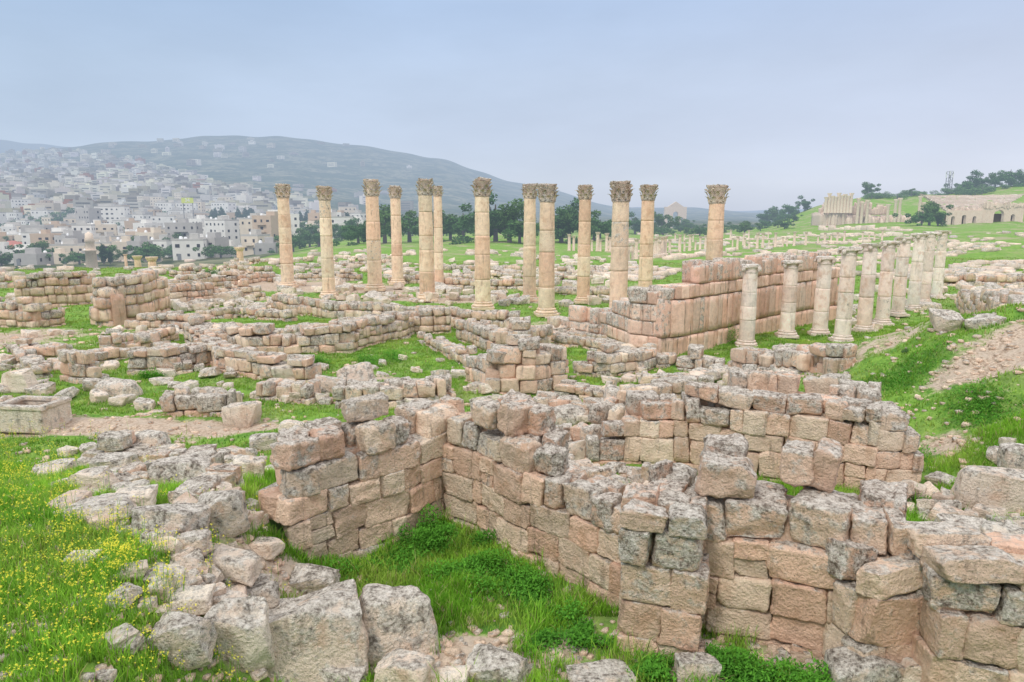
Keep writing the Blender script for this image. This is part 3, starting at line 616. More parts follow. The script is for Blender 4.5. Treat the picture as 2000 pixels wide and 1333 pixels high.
def small_column(px,by,ty,label,wd=.31,cap=True,grp='pale columns of the right hand row'):
    p=hit(px,by); top=at(px,ty,p[1])[2]; H=top-p[2]; r=wd
    root=empty('stone_column',p,rs.uniform(-.3,.3),label,'column',grp)
    b,zb=base_mb(r); b.build('base',M['pale'],root,rel=False); ch=.36
    shaft(r,r*.9,zb-.02,H-ch,.2,rs.randint(3,5),.5).build('shaft',M['pale'],root,rel=False)
    mb=MB(); lathe(mb,[(r*.88,H-ch-.02),(r*1.02,H-ch+.03),(r*.9,H-ch+.08),(r*.98,H-ch+.18),(r*1.15,H-ch+.24)],22,(.3,.5,.6),.03)
    V,Fs=stone(6,(r*2.25,r*2.25,.14),.14,.5,.08,3); mb.add(V+np.array([0,0,H-.09]),Fs,(.3,.5,.75))
    for sx in (-1,1):
        for sy in (-1,1):
            V,Fs=stone(4,(.17,.17,.2),.1,.9,.05); mb.add(V+np.array([sx*r*.95,sy*r*.85,H-.2]),Fs,(.3,.4,.7))
    mb.build('capital',M['pale'],root,rel=False); FOOT.append((p[0],p[1],.5))
ORD=['first','second','third','fourth','fifth','sixth','seventh','eighth','ninth','tenth','eleventh','twelfth','thirteenth','fourteenth','fifteenth','sixteenth','seventeenth','eighteenth','nineteenth','twentieth']
for k,(a,b,c) in enumerate([(1457,678,515),(1536,658,508),(1600,655,500),(1644,668,482),(1686,648,475),(1722,634,470),(1752,617,462),(1782,606,455),(1804,593,452),(1828,583,450)]):
    small_column(a,b,c,ORD[k]+' pale column from the left in the row at the right')
for k,(a,b,c) in enumerate([(247,522,497),(270,523,500),(298,524,503),(470,515,483)]):
    p=hit(a,b); H=max(1.2,at(a,c,p[1])[2]-p[2]); root=empty('column_stump',p,0,['leftmost of three short orange column stumps','middle of three short orange column stumps','rightmost of three short orange column stumps','lone column stump with a wide capital on the left plateau'][k],'column')
    shaft(.42,.38,0,H-.5,.1,2,.8).build('shaft',M['column'],root,rel=False); mb=MB(); lathe(mb,[(.38,H-.52),(.45,H-.4),(.6,H-.15),(.62,H)],18,(.6,.5,.5),.03); mb.build('capital',M['column'],root,rel=False)
def dcol_proto():
    root=empty('distant_column',(0,0,-50),0,'x','column')
    mb=MB(); lathe(mb,[(.42,0),(.42,.2),(.34,.3),(.3,4.3)],10,(.7,.6,.2)); mb.build('shaft',M['farstone'],root,rel=False)
    mb=MB(); lathe(mb,[(.3,4.3),(.48,4.75),(.5,5)],10,(.6,.3,.6)); mb.build('capital',M['farstone'],root,rel=False); return root
dc=dcol_proto(); first=True
def dline(n,p0,p1,hp,lab,grp,skip=.0):
    global first
    for k in range(n):
        if rs.rand()<skip: continue
        t=k/(n-1); px=p0[0]+(p1[0]-p0[0])*t+rs.normal()*1.2; py=p0[1]+(p1[1]-p0[1])*t; p=hit(px,py); hh=(hp[0]+(hp[1]-hp[0])*t)*rs.uniform(.6,1.15)*p[1]/F
        sxy=min(1.6,hh/5*1.35)
        if first: dc.location=[float(q) for q in p]; dc.scale=(sxy,sxy,hh/5); tag(dc,lab,None,grp); first=False
        else: dup(dc,p,0,(sxy,sxy,hh/5),lab,grp)
dline(10,(1112,490),(1192,492),(36,34),'brownish small column in the short distant row behind the tall columns','distant brown columns behind the tall columns')
dline(15,(1200,512),(1300,500),(46,34),'small far column in the colonnaded street left of the rightmost tall column','far street columns beside the tall columns')
dline(20,(1255,500),(1450,480),(33,25),'tiny far column in the colonnaded street behind the ashlar wall','far street columns behind the ashlar wall',.1)
dline(24,(1440,488),(1720,470),(26,21),'tiny far column in the long row below the temple hill','far columns below the temple hill',.15)
dline(12,(1300,476),(1500,466),(22,18),'tiny hazy column of the farthest colonnade','hazy farthest columns',.15)
# ---------------------------------------------------------------- temple, theatre, arch, mast, round tower
def place(px,Yd):
    x=Yd*(px-1000)/F/1.015; return np.array([x,Yd,float(G(x,Yd))])
def pyof(p):
    q=(p[2]-CH)/p[1]; v=(q*cp+sp)/(cp-q*sp); return 666.5-v*F
p=place(1690,262); by=pyof(p); k=p[1]/F; top_=378; Ht=(by-top_)*k
root=empty('ruined_temple',p,0,'ruined temple on the hill at the right with tall columns and broken walls','temple ruin')
def relx(px): return (px-1690)*k*1.0
ph=Ht*.33
mb=MB()
for a,b,h in ((1604,1660,ph),(1660,1700,ph*.9),(1700,1785,ph*.7)):
    nn=int((b-a)/5)
    for q in range(nn): V,Fs=stone(4,((b-a)/nn*k*1.06,8*rs.uniform(.8,1.1),(h+4)*rs.uniform(.8,1.1)),.06,.15,.08,2); mb.add(V+np.array([relx(a+(b-a)*(q+.5)/nn),4,h/2-2.]),Fs,(.5,rs.uniform(.1,1.),.3))
mb.build('podium',M['farstone'],root,rel=False)
CHh=Ht-ph
for q in range(9):
    h=CHh*rs.uniform(.75,1.0); mb=MB(); z0=ph; lathe(mb,[(.6,z0),(.5,z0+h*.87),(.85,z0+h*.97),(.85,z0+h)],12,(.4,1.,.0),.02,(relx(1610+q*6.),-.5,0)); mb.build('column',M['farstone'],root,rel=False)
for q,(a,hh) in enumerate(((1672,.8),(1680,.6),(1690,.7),(1730,.5),(1744,.75),(1752,.8),(1790,.9),(1797,.6))):
    mb=MB(); H_=CHh*hh; lathe(mb,[(.6,-3),(.5,H_+ph*.6),(.85,H_+ph*.6+.5),(.85,H_+ph*.6+.9)],10,(.4,1.,.0),0,(relx(a),-.5,0)); mb.build('column',M['farstone'],root,rel=False)
for a,b,h in ((1606,1640,.55),(1640,1668,.85),(1668,1706,.6),(1706,1740,.45)):
    mb=MB(); nn=11
    for q in range(nn):
        x=a+(b-a)*(q+.5)/nn; hh=CHh*h*rs.uniform(.55,1.15); V,Fs=stone(4,((b-a)/nn*k*1.08,1.6,hh),.07,.2,.08,3); mb.add(V+np.array([relx(x),3,hh/2+ph*.85]),Fs,(.8,rs.uniform(.0,.7),.4))
    mb.build('broken_wall',M['farstone'],root,rel=False)
p=place(1925,258); k=p[1]/F; root=empty('roman_theatre',p,0,'ruined roman theatre on the right edge hill, curved seating and arched wall','theatre'); by=pyof(p); HT=(by-376)*k
mb=MB(); n=40; sx_=(205*k)/2/32
for t in range(14):
    r0=16+t*1.15; r1=r0+1.15; rise=HT*.55/14; z=HT*.42+t*rise; a=np.linspace(math.radians(2),math.radians(178),n)
    def P(r,zz): return np.stack([r*np.cos(a)*sx_,8+r*np.sin(a)*.4,np.full(n,zz)+rs.normal(size=n)*.12],1)
    A=np.concatenate([P(r0,z-rise),P(r0,z),P(r1,z)]); f=[(q*n+i+1,q*n+i,(q+1)*n+i,(q+1)*n+i+1) for q in range(2) for i in range(n-1)]
    mb.add(A,f,(.2,rs.uniform(.0,.7),.6))
mb.build('seating',M['farstone'],root,rel=False,smooth=False)
def arch_wall(mb,x0,x1,y,h,ops,th=1.5,col=(.6,.6,.25)):
    xs=[x0]
    for c,w,oh in ops:
        box(mb,((xs[-1]+c-w/2)/2,y,h/2-1),(c-w/2-xs[-1],th,h+2),col); xs.append(c+w/2)
        a=np.linspace(0,math.pi,9); rr=w/2; zc=oh-rr
        fr=[(c+rr*math.cos(q),y-th/2,zc+rr*math.sin(q)) for q in a]; tp=[(c+rr*math.cos(q),y-th/2,h-.003) for q in a]; bk=[(v[0],y+th/2,v[2]) for v in fr]
        V=fr+tp+bk; mb.add(V,[(i,i+1,9+i+1,9+i) for i in range(8)]+[(i,18+i,18+i+1,i+1) for i in range(8)],col)
    box(mb,((xs[-1]+x1)/2,y,h/2-1),(x1-xs[-1],th,h+2),col)
mb=MB(); arch_wall(mb,-75*k,-10*k,0,HT*.40,[(-66*k,7*k,HT*.22),(-45*k,8*k,HT*.26),(-25*k,7*k,HT*.22)]); arch_wall(mb,-9.9*k,72*k,1,HT*.54,[(25*k,20*k,HT*.42),(52*k,8*k,HT*.28)])
for q in range(56):
    x=-75*k+147*k*(q+.5)/56; V,Fs=stone(3,(147*k/50,1.3,rs.uniform(.3,2.6)),.07,.2,.1,2); mb.add(V+np.array([x,.6,(HT*.40 if x<-10*k else HT*.54)+.2]),Fs,(.6,rs.rand(),.4))
mb.build('arched_wall',M['farstone'],root,rel=False,smooth=False)
mb=MB(); box(mb,(0,3.2,HT*.1),(140*k,.5,HT*.4),(.1,.05,.9)); mb.build('arch_shade_backing',M['dark'],root,rel=False,smooth=False)  # added dark sheet, painted as the shade seen through the arches
p=place(1318,520); by=pyof(p); k=p[1]/F; root=empty('triumphal_arch',p,0,'hazy far triumphal arch between the last two tall columns','arch'); w=42*k; h=(by-396)*k
mb=MB(); arch_wall(mb,-w/2,w/2,0,h*.8,[(-w*.3,w*.13,h*.4),(0,w*.24,h*.62),(w*.3,w*.13,h*.4)],w*.2,(.5,.5,.3)); mb.build('arched_facade',M['farstone'],root,rel=False,smooth=False)
mb=MB(); V=[(-w*.36,-w*.1,h*.8),(w*.36,-w*.1,h*.8),(0,-w*.1,h),(-w*.36,w*.1,h*.8),(w*.36,w*.1,h*.8),(0,w*.1,h)]; mb.add(V,[(0,1,2),(4,3,5)],(.5,.4,.3)); mb.add(V,[(1,4,5,2),(3,0,2,5)],(.5,.4,.3)); mb.build('pediment',M['farstone'],root,rel=False,smooth=False)
p=place(1845,398); H=(pyof(p)-335)*p[1]/F; root=empty('telecom_mast',p,0,'grey lattice telecom mast on the right hand hilltop','mast'); mb=MB()
for sx in (-1,1):
    for sy in (-1,1): box(mb,(sx*1.1,sy*1.1,H/2-1),(.25,.25,H),(.5,)*3)
for q in range(int(H/1.8)+1): box(mb,(0,-1.1,q*1.8),(2.2,.18,.18)); box(mb,(0,1.1,q*1.8),(2.2,.18,.18))
for q in range(int(H/1.8)):
    V=cube_t(1)[0]*np.array([1.4,.08,.09]); V=roty(V,-.69*(1 if q%2 else -1))+np.array([0,-1.25,q*1.8+.9]); mb.add(V,cube_t(1)[1])
mb.build('lattice',M['metal'],root,rel=False,smooth=False)
for q in range(6):
    mb=MB(); a=q*math.pi/3; box(mb,(1.9*math.cos(a),1.9*math.sin(a),H-1.8-1.5*(q%2)),(.5,.4,2.)); mb.build('antenna_panel',M['whitep'],root,rel=False,smooth=False)
p=at(180,520,190); k=p[1]/F; root=empty('round_tower',p,0,'pale round stone tower standing between the left ruins and the town','tower'); mb=MB(); lathe(mb,[(11*k,-30*k),(9.5*k,28*k),(11.5*k,28.5*k),(11.5*k,31*k)],18,(.3,.7,.1),.01); mb.build('shaft',M['farstone'],root,rel=False)
mb=MB(); lathe(mb,[(8*k,31*k),(8*k,46*k),(9.5*k,47*k),(7.5*k,54*k),(6.5*k,62*k),(.3*k,66*k)],18,(.3,.7,.1),.01); mb.build('lantern',M['farstone'],root,rel=False)
# ---------------------------------------------------------------- houses
def house_parts(root,w,d,st,colr,windows_as_parts,red=False):
    h=st*3.1+.3; wm=M['h_'+colr]
    mb=MB(); box(mb,(0,0,h/2-3),(w,d,h+6)); rf=MB()
    if red:
        V=[(-w/2-.4,-d/2-.4,h),(w/2+.4,-d/2-.4,h),(w/2+.4,d/2+.4,h),(-w/2-.4,d/2+.4,h),(-w/4,0,h+1.8),(w/4,0,h+1.8)]
        rf.add(V,[(0,1,5,4),(2,3,4,5)]); rf.add(V,[(1,2,5),(3,0,4)])
    else:
        t=.25
        for c,s_ in (((0,-d/2+t/2,h+.35),(w+.1,t,.7)),((0,d/2-t/2,h+.35),(w+.1,t,.7)),((-w/2+t/2,0,h+.352),(t,d-2*t-.01,.7)),((w/2-t/2,0,h+.352),(t,d-2*t-.01,.7))): box(rf,c,s_)
        a_=rs.uniform(-.3,.3); box(rf,(w*a_,d*.1,h+1.2),(rs.uniform(2,w*.5),3.5,2.4+rs.uniform(0,.8)))
    nw=max(2,int(w/2.8)); wins=[]
    for s_ in range(st):
        for q in range(nw):
            if rs.rand()<.2: continue
            x=-w/2+w*(q+.5)/nw; wins.append(((x,-d/2,s_*3.1+1.8),(rs.choice([.8,1.,1.4]),.12,rs.choice([.9,1.2]))))
        for q in range(2):
            for sx in (-1,1):
                if rs.rand()<.6: wins.append(((sx*w/2,-d/4+q*d/2,s_*3.1+1.8),(.12,1.,1.2)))
    if windows_as_parts:
        mb.build('wall',wm,root,rel=False,smooth=False); ro=rf.build('roof',M['redroof'] if red else M['roof'] if rs.rand()<.4 else wm,root,rel=False,smooth=False)
        for c,s_ in wins:
            b=MB(); box(b,c,s_); b.build('window',M['glass'],root,rel=False,smooth=False)
        b=MB(); box(b,(w*.3*rs.choice([-1,1]),-d/2-.04,1.1),(1.2,.13,2.2)); b.build('door',M['metal'],root,rel=False,smooth=False)
        if not red:
            b=MB(); lathe(b,[(.6,h),(.6,h+1.3),(.3,h+1.6)],10,c0=(-w*.28,0,.0)); b.build('water_tank',M['whitep'],ro,rel=False)
        if rs.rand()<.5 and st>1:
            b=MB()
            for s_ in range(1,st): box(b,(0,-d/2-.6,s_*3.1+.1),(w*.45,1.2,.18)); box(b,(0,-d/2-1.15,s_*3.1+.6),(w*.45,.08,.9))
            b.build('balcony',wm,root,rel=False,smooth=False)
    else:
        off=mb.n
        mb.V+=rf.V; mb.C+=rf.C; mb.F+=[f_+off for f_ in rf.F]; mb.M+=[m_+(2 if red else 3) for m_ in rf.M]; mb.n+=rf.n
        for c,s_ in wins: box(mb,c,s_,m=1)
        return mb
placed=[]
def free(x,y,r):
    for a,b,c in placed:
        if (a-x)**2+(b-y)**2<(r+c)**2: return False
    placed.append((x,y,r)); return True
def town_top(px): return np.interp(px,[0,130,300,450,560,700,760],[314,314,335,385,405,440,455])
nears=[]; tries=0
while len(nears)<120 and tries<14000:
    tries+=1; px=rs.uniform(-30,720); Yd=rs.uniform(240,480)
    x=Yd*(px-1000)/F/1.015; z=float(G(x,Yd))
    if px>560 and (Yd<330): continue
    if px>400 and rs.rand()<.3: continue
    w=rs.uniform(6,16)*(.75+Yd/1300); d=rs.uniform(6,10)
    if not free(x,Yd,w*.48): continue
    nears.append((px,0,Yd,x,z,w,d))
bands={}
for q in nears:
    b='lowest' if q[2]<300 else 'lower' if q[2]<390 else 'middle'
    bands.setdefault(b,[]).append(q)
def onum(k):
    if k<20: return ORD[k]
    t=['twenty','thirty','forty','fifty','sixty','seventy'][(k+1)//10-2]; u_=(k+1)%10
    return (t+'-'+ORD[u_-1]) if u_ else {'twenty':'twentieth','thirty':'thirtieth','forty':'fortieth','fifty':'fiftieth','sixty':'sixtieth','seventy':'seventieth'}[t]
for b,l in bands.items():
    l.sort()
    for k,(px,py,Yd,x,z,w,d) in enumerate(l):
        colr=rs.choice(['white','cream','tan','white','cream','white','grey']); st=rs.randint(1,3) if Yd<290 else rs.randint(1,5); red=bool((abs(px-30)<50 and 300<Yd<360) or (abs(px-540)<22 and Yd>330) or rs.rand()<.04)
        if red: st=1
        root=empty('house',(x,Yd,z),rs.uniform(-.6,.6),f"{colr} {['one','two','three','four'][st-1]} storey {'red roofed ' if red else ''}house, {onum(k)} from left in {b} town",'house','houses of the town')
        house_parts(root,w,d,st,colr,True,red)
mids=[]
for colr in HC:
    for st in (1,2,3,5):
        w=rs.uniform(11,19); mb=house_parts(None,w,9,st,colr,False,red=False); o=mb.build('house',[M['h_'+colr],M['glass'],M['redroof'],M['roof']],smooth=False); mids.append((colr,st,o.data)); bpy.data.objects.remove(o)
mids+=[m_ for m_ in mids if m_[0] in('white','cream')]
cnt=0; tries=0; zone=lambda px:'left edge' if px<150 else 'left slope' if px<320 else 'middle slope' if px<480 else 'right fringe'
while cnt<179 and tries<30000:
    tries+=1; px=rs.uniform(-40,760); Yd=math.exp(rs.uniform(math.log(470),math.log(1050))); x=Yd*(px-1000)/F/1.015; z=float(G(x,Yd)); py=431-(z-CH)/Yd*F
    if py<town_top(px) or rs.rand()<S((px-380)/450)*.8: continue
    if not free(x,Yd,7.5+Yd/240): continue
    colr,st,me=mids[rs.randint(len(mids))]
    if st==5 and rs.rand()<.6: continue
    o=bpy.data.objects.new('house',me); C.objects.link(o); o.location=(x,Yd,z); o.rotation_euler=(0,0,rs.uniform(-.7,.7)); s_=rs.uniform(.9,1.4); o.scale=(s_,s_,rs.uniform(1,1.25))
    dn='halfway up' if Yd<700 else 'high up'
    tag(o,f"small {colr} {['','low','two storey','three storey','','tall five storey'][st]} house {dn} the town, {zone(px)}",'house',f'{colr} houses {dn} the town, {zone(px)}, height {st}'); cnt+=1
mb=MB(); T1,F1=cube_t(1)
for _ in range(3300):
    px=rs.uniform(-60,860); Yd=math.exp(rs.uniform(math.log(700),math.log(3100))); x=Yd*(px-1000)/F/1.015; z=float(G(x,Yd)); py=431-(z-CH)/Yd*F
    den=.9*(1-S((px-300)/420)*.9) if py>town_top(px)-12 else .08 if (120<px<560 and py<335) else .03
    if Yd<1100: den*=.5
    if rs.rand()>den: continue
    if Yd<1060 and not free(x,Yd,6): continue
    w=rs.uniform(12,32); h=rs.uniform(6,19); ra=rs.uniform(-.7,.7); V=rotz(T1*np.array([w/2,6,h/2]),ra); g_=rs.uniform(.25,.8); tc=np.array((g_,g_*rs.uniform(.9,.98),g_*rs.uniform(.74,.92)))
    if rs.rand()<.03: tc=np.array((.36,.20,.16))
    mb.add(V+np.array([x,Yd,z+h/2]),F1,tc)
    if rs.rand()<.5: mb.add(rotz(T1*np.array([w/5,3,1.6]),ra)+np.array([x,Yd,z+h+1.5]),F1,tc*.9)
    for lv in range(int(h/4)):
        if rs.rand()<.8: mb.add(rotz(T1*np.array([w*.36,.2,.6])+np.array([0,-6.1,0]),ra)+np.array([x,Yd,z+2+lv*4]),F1,(.16,.16,.17))
tag(mb.build('distant_houses',M['hfar'],smooth=False),'mass of tiny pale houses spread over the far hillside','houses',kind='stuff')
p=at(366,392,440); root=empty('rooftop_sign',p,0,'yellow rooftop sign reading 34 in the middle of the town','sign'); mb=MB(); box(mb,(0,0,0),(7.5,.3,3.3)); mb.build('sign_panel',M['yellow'],root,rel=False,smooth=False)
gz=float(G(p[0],440)); mb=MB(); hh=p[2]-gz-1.6
for sx in (-3,3): box(mb,(sx,.4,-1.6-hh/2+.3),(.4,.3,hh+2))
mb.build('sign_post',M['metal'],root,rel=False,smooth=False)
cu=bpy.data.curves.new('numerals','FONT'); cu.body='34'; cu.size=3.4; cu.extrude=.05; cu.align_x='CENTER'; cu.align_y='CENTER'; o=bpy.data.objects.new('tmp',cu); C.objects.link(o); bpy.context.view_layer.update()
me=bpy.data.meshes.new_from_object(o.evaluated_get(bpy.context.evaluated_depsgraph_get())); bpy.data.objects.remove(o); me.materials.clear(); me.materials.append(M['whitep']); o=bpy.data.objects.new('numerals',me); C.objects.link(o); o.parent=root; o.rotation_euler=(math.pi/2,0,0); o.location=(0,-.22,0)
# ---------------------------------------------------------------- trees
def crown(blobs,nl,size,dark,light):
    mb=MB(); blobs=np.array(blobs,float); wv=blobs[:,3]**2; wv=wv/wv.sum(); id_=rs.choice(len(blobs),nl,p=wv); d=rs.normal(size=(nl,3)); d/=np.linalg.norm(d,axis=1,keepdims=True)
    rad=blobs[id_,3]*rs.uniform(.5,1.12,nl); ctr=blobs[id_,:3]+d*rad[:,None]*np.array([1,1,.8])
    a=rs.normal(size=(nl,3)); a/=np.linalg.norm(a,axis=1,keepdims=True); b=np.cross(a,rs.normal(size=(nl,3))); b/=np.linalg.norm(b,axis=1,keepdims=True); s_=size*rs.uniform(.6,1.3,nl)[:,None]
    V=np.stack([ctr-a*s_,ctr+b*s_*.5,ctr+a*s_,ctr-b*s_*.5],1).reshape(-1,3); f=np.arange(nl*4).reshape(-1,4)
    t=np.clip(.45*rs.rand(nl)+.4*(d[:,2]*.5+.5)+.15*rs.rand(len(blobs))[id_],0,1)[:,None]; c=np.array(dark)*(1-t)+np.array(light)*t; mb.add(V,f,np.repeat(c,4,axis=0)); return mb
def tree_proto(name,kind,dark,light):
    root=empty(name,(0,0,-80)); mb=MB()
    if kind=='round':
        lathe(mb,[(.4,-1),(.3,1.5),(.2,4),(.08,6)],9,noise=.05)
        bl=[(rs.normal()*1.9,rs.normal()*1.9,3.6+rs.normal()*1.5,rs.uniform(.8,1.6)) for _ in range(19)]
        for b in bl[:5]:
            p0=np.array([0,0,2.]); p1=np.array(b[:3]); dd=(p1-p0); V=[]
            for t in (0,1):
                for q in range(5): V.append(p0+dd*t+np.array([math.cos(q*1.257),math.sin(q*1.257),0])*(.14 if t==0 else .05))
            mb.add(V,[(q,(q+1)%5,5+(q+1)%5,5+q) for q in range(5)])
        nl,sz=3200,.27
    elif kind=='cypress':
        lathe(mb,[(.25,-1),(.2,2),(.05,8)],8); bl=[(rs.normal()*.18,rs.normal()*.18,1.2+k*.62,.95*math.sin(math.pi*min(1,(k+2.2)/15.5))**.7+.12) for k in range(14)]; nl,sz=1800,.28
    else:
        lathe(mb,[(.15,-1),(.1,1),(.05,2.2)],7); bl=[(rs.normal()*1.1,rs.normal()*1.1,1.2+rs.normal()*.4,rs.uniform(.6,1.)) for _ in range(8)]; nl,sz=1600,.13
    mb.build('trunk',M['trunk'],root,rel=False); crown(bl,nl,sz,dark,light).build('crown',M['leaf'],root,rel=False); root['category']='tree'; return root
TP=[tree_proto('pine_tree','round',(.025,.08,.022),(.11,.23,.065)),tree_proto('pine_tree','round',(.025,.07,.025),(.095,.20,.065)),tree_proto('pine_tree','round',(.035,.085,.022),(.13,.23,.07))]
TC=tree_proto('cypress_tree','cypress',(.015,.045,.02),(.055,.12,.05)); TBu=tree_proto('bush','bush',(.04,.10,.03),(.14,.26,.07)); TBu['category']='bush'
used=set()
def plant(proto,px,py,hpx,label,grp=None,Y=None,base_h=7.,wide=1.):
    if Y is None: p=hit(px,py)
    else: p=place(px,Y)
    s_=hpx*p[1]/F/base_h; rz=rs.uniform(0,6.28); sc=(s_*wide,s_*wide,s_)
    if proto.name in used: dup(proto,p,rz,sc,label,grp)
    else:
        used.add(proto.name); proto.location=[float(q) for q in p]; proto.rotation_euler=(0,0,rz); proto.scale=sc; tag(proto,label,None,grp)
k=0
for px,py,h,lab in [(700,476,44,'dark pine left of the brown stained column'),(722,478,40,'dark pine partly behind the brown stained column'),(752,476,64,'tall dark pine between the third and fourth tall columns'),(800,474,66,'dark pine between the slim pale column and the thick cream one'),(688,470,34,'small pine at the left end of the dark pines'),
 (880,470,50,'round pine right of the thin pale column'),(905,470,58,'dense pine left of the wide capital column'),(968,472,78,'broad pine directly right of the wide capital column'),(995,474,70,'broad pine left of the paired centre columns'),(1015,476,50,'lower pine touching the paired centre columns'),
 (1096,474,70,'dark pine right of the front centre column'),(1112,474,62,'pine between the front centre column and the banded column'),(1172,466,40,'pine left of the nearest thick column'),(1240,458,36,'hazy tree left of the pale orange column'),(1292,458,38,'hazy tree right of the pale orange column'),(1160,470,52,'pine right of the banded column')]:
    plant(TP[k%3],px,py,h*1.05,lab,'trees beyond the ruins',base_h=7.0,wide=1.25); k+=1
for px,Yd,h,lab in [(1496,420,30,'tree left of the temple hill'),(1515,410,24,'smaller tree right beside the first tree left of the temple'),(1540,400,26,'tree at the foot of the temple hill'),(1570,395,24,'tree touching the temple hill slope'),(1690,397,24,'lone dark tree on the skyline above the temple'),(1880,392,26,'dark tree right of the telecom mast'),(1905,394,32,'rounded tree on the right skyline'),(1935,396,20,'low tree between the two skyline trees'),(1962,394,34,'big dark tree near the right end of the skyline'),(1990,392,24,'tree at the right edge of the skyline'),
 (1815,235,38,'green tree in front of the theatre'),(1800,233,30,'tree left of the green theatre tree'),(1832,236,26,'tree right of the green theatre tree'),(1770,395,12,'low skyline shrub tree over the temple'),(20,500,38,'dark round tree at the left edge of the town'),(120,560,38,'dark tree in the upper left town'),(95,580,30,'smaller tree left of the dark town tree'),
 (390,300,26,'dark tree in front of the white houses'),(240,500,22,'tree among houses above the round tower'),(320,340,24,'garden tree among the lower houses'),(600,440,30,'tree right of the cypress rows')]:
    plant(TP[k%3],px,0,h*1.1,lab,'trees beyond the ruins',Y=Yd,base_h=7.0,wide=1.2); k+=1
for q in range(50):
    px=rs.uniform(395,690); plant(TC,px,0,rs.uniform(26,44),'narrow dark cypress in the rows right of the town','cypress rows beside the town',Y=rs.uniform(400,600),base_h=9.5,wide=1.35)
for px,Yd,h,lab in [(524,320,50,'tall lone cypress near the red roofed house'),(195,230,40,'cypress beside the round tower'),(208,232,26,'small cypress right of the round tower')]:
    plant(TC,px,0,h,lab,Y=Yd,base_h=9.5,wide=1.4)
for q in range(190):
    px=rs.uniform(-10,700); Yd=math.exp(rs.uniform(5.45,7.2)); plant(TP[q%3],px,0,rs.uniform(4.5,9.)*F/Yd,'small dark tree among the houses of the town','garden trees in the town',Y=Yd,base_h=7.2,wide=1.35)
for q in range(60):
    px=rs.uniform(680,1560); Yd=rs.uniform(260,480); plant(TP[q%3],px,0,rs.uniform(3.,5.5)*F/Yd,'hazy bush like tree in the valley behind the columns','valley trees behind the columns',Y=Yd,base_h=7.2,wide=1.5)
for q in range(26):
    px=rs.uniform(1690,2010); plant(TBu,px,0,rs.uniform(7,14),'low dark shrub along the right hilltop','shrubs on the right hilltop',Y=rs.uniform(375,398),base_h=2.2,wide=1.6)
for px,py,h,lab in [(430,545,22,'bare brownish bush behind the left ruins'),(1770,690,9,'green shrub on the top edge of the mound')]:
    plant(TBu,px,py,h,lab,base_h=2.4,wide=1.4)
# ---------------------------------------------------------------- grass
FT=np.array(FOOT); FT=FT[FT[:,1]<60]
occ=np.zeros((600,280),bool)
for a,b,r in FT:
    for ii in range(int((a-r)//.25),int((a+r)//.25)+1):
        for jj in range(int((b-r)//.25),int((b+r)//.25)+1):
            if ((ii+.5)*.25-a)**2+((jj+.5)*.25-b)**2<(r*.88)**2 and 0<=ii+300<600 and 0<=jj<280: occ[ii+300,jj]=True
def keep(x,y):
    ii=np.floor(x/.25).astype(int)+300; jj=np.floor(y/.25).astype(int); ok=(ii>=0)&(ii<600)&(jj>=0)&(jj<280); r=np.ones(len(x),bool); r[ok]=~occ[ii[ok],jj[ok]]; return r
def blades(name,label,n,ylo,yhi,h0,h1,wd,maskf,c0,c1,cat='grass',ulim=.85):
    Yb=np.sqrt(rs.uniform(ylo**2,yhi**2,n)) ; ub=rs.uniform(-ulim,ulim,n); x=ub*Yb
    m=maskf(x,Yb); sel=rs.rand(n)<m; x=x[sel];Yb=Yb[sel]; kp=keep(x,Yb); x=x[kp];Yb=Yb[kp]; n=len(x)
    z=G(x,Yb)-.01; pch=.5+.5*np.clip(sn(x,Yb,1.3,21)*.7,-1,1); h=(h0+(h1-h0)*rs.rand(n)*(.35+.65*pch))*(.7+.6*rs.rand(n)); a=rs.uniform(0,6.28,n); lean=rs.uniform(.1,.75,n)*h; la=a+rs.uniform(-1,1,n)
    w=wd*rs.uniform(.6,1.3,n); dx=np.cos(a)*w/2; dy=np.sin(a)*w/2; lx=np.cos(la+1.57)*lean; ly=np.sin(la+1.57)*lean
    P=np.zeros((n,5,3))
    P[:,0]=np.stack([x-dx,Yb-dy,z],1);P[:,1]=np.stack([x+dx,Yb+dy,z],1)
    P[:,2]=np.stack([x+dx*.75+lx*.35,Yb+dy*.75+ly*.35,z+h*.6],1);P[:,3]=np.stack([x-dx*.75+lx*.35,Yb-dy*.75+ly*.35,z+h*.6],1)
    P[:,4]=np.stack([x+lx,Yb+ly,z+h*.95],1)
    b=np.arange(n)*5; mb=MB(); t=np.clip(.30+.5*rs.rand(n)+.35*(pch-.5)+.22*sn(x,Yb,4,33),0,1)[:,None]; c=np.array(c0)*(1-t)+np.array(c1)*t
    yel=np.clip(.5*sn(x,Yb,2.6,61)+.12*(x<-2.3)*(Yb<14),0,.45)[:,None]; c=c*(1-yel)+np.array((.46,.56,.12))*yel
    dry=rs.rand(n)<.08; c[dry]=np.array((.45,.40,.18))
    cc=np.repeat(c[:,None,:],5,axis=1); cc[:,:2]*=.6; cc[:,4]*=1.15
    mb.add(P.reshape(-1,3),np.stack([b,b+1,b+2,b+3],1),cc.reshape(-1,3)); mb.F.append(np.stack([b+3,b+2,b+4],1)); mb.M.append(np.zeros(n,int))
    return tag(mb.build(name,M['tint'],smooth=False),label,cat,kind='stuff')
def gm(x,y): return np.clip(1.2-2.4*dirt(x,y)+.3*sn(x,y,1.5,40),0,1)
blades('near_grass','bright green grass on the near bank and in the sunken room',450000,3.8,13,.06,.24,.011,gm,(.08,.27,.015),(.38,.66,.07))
blades('middle_grass','green turf between the low ruined walls',280000,13,34,.04,.16,.025,gm,(.09,.24,.025),(.33,.52,.08))
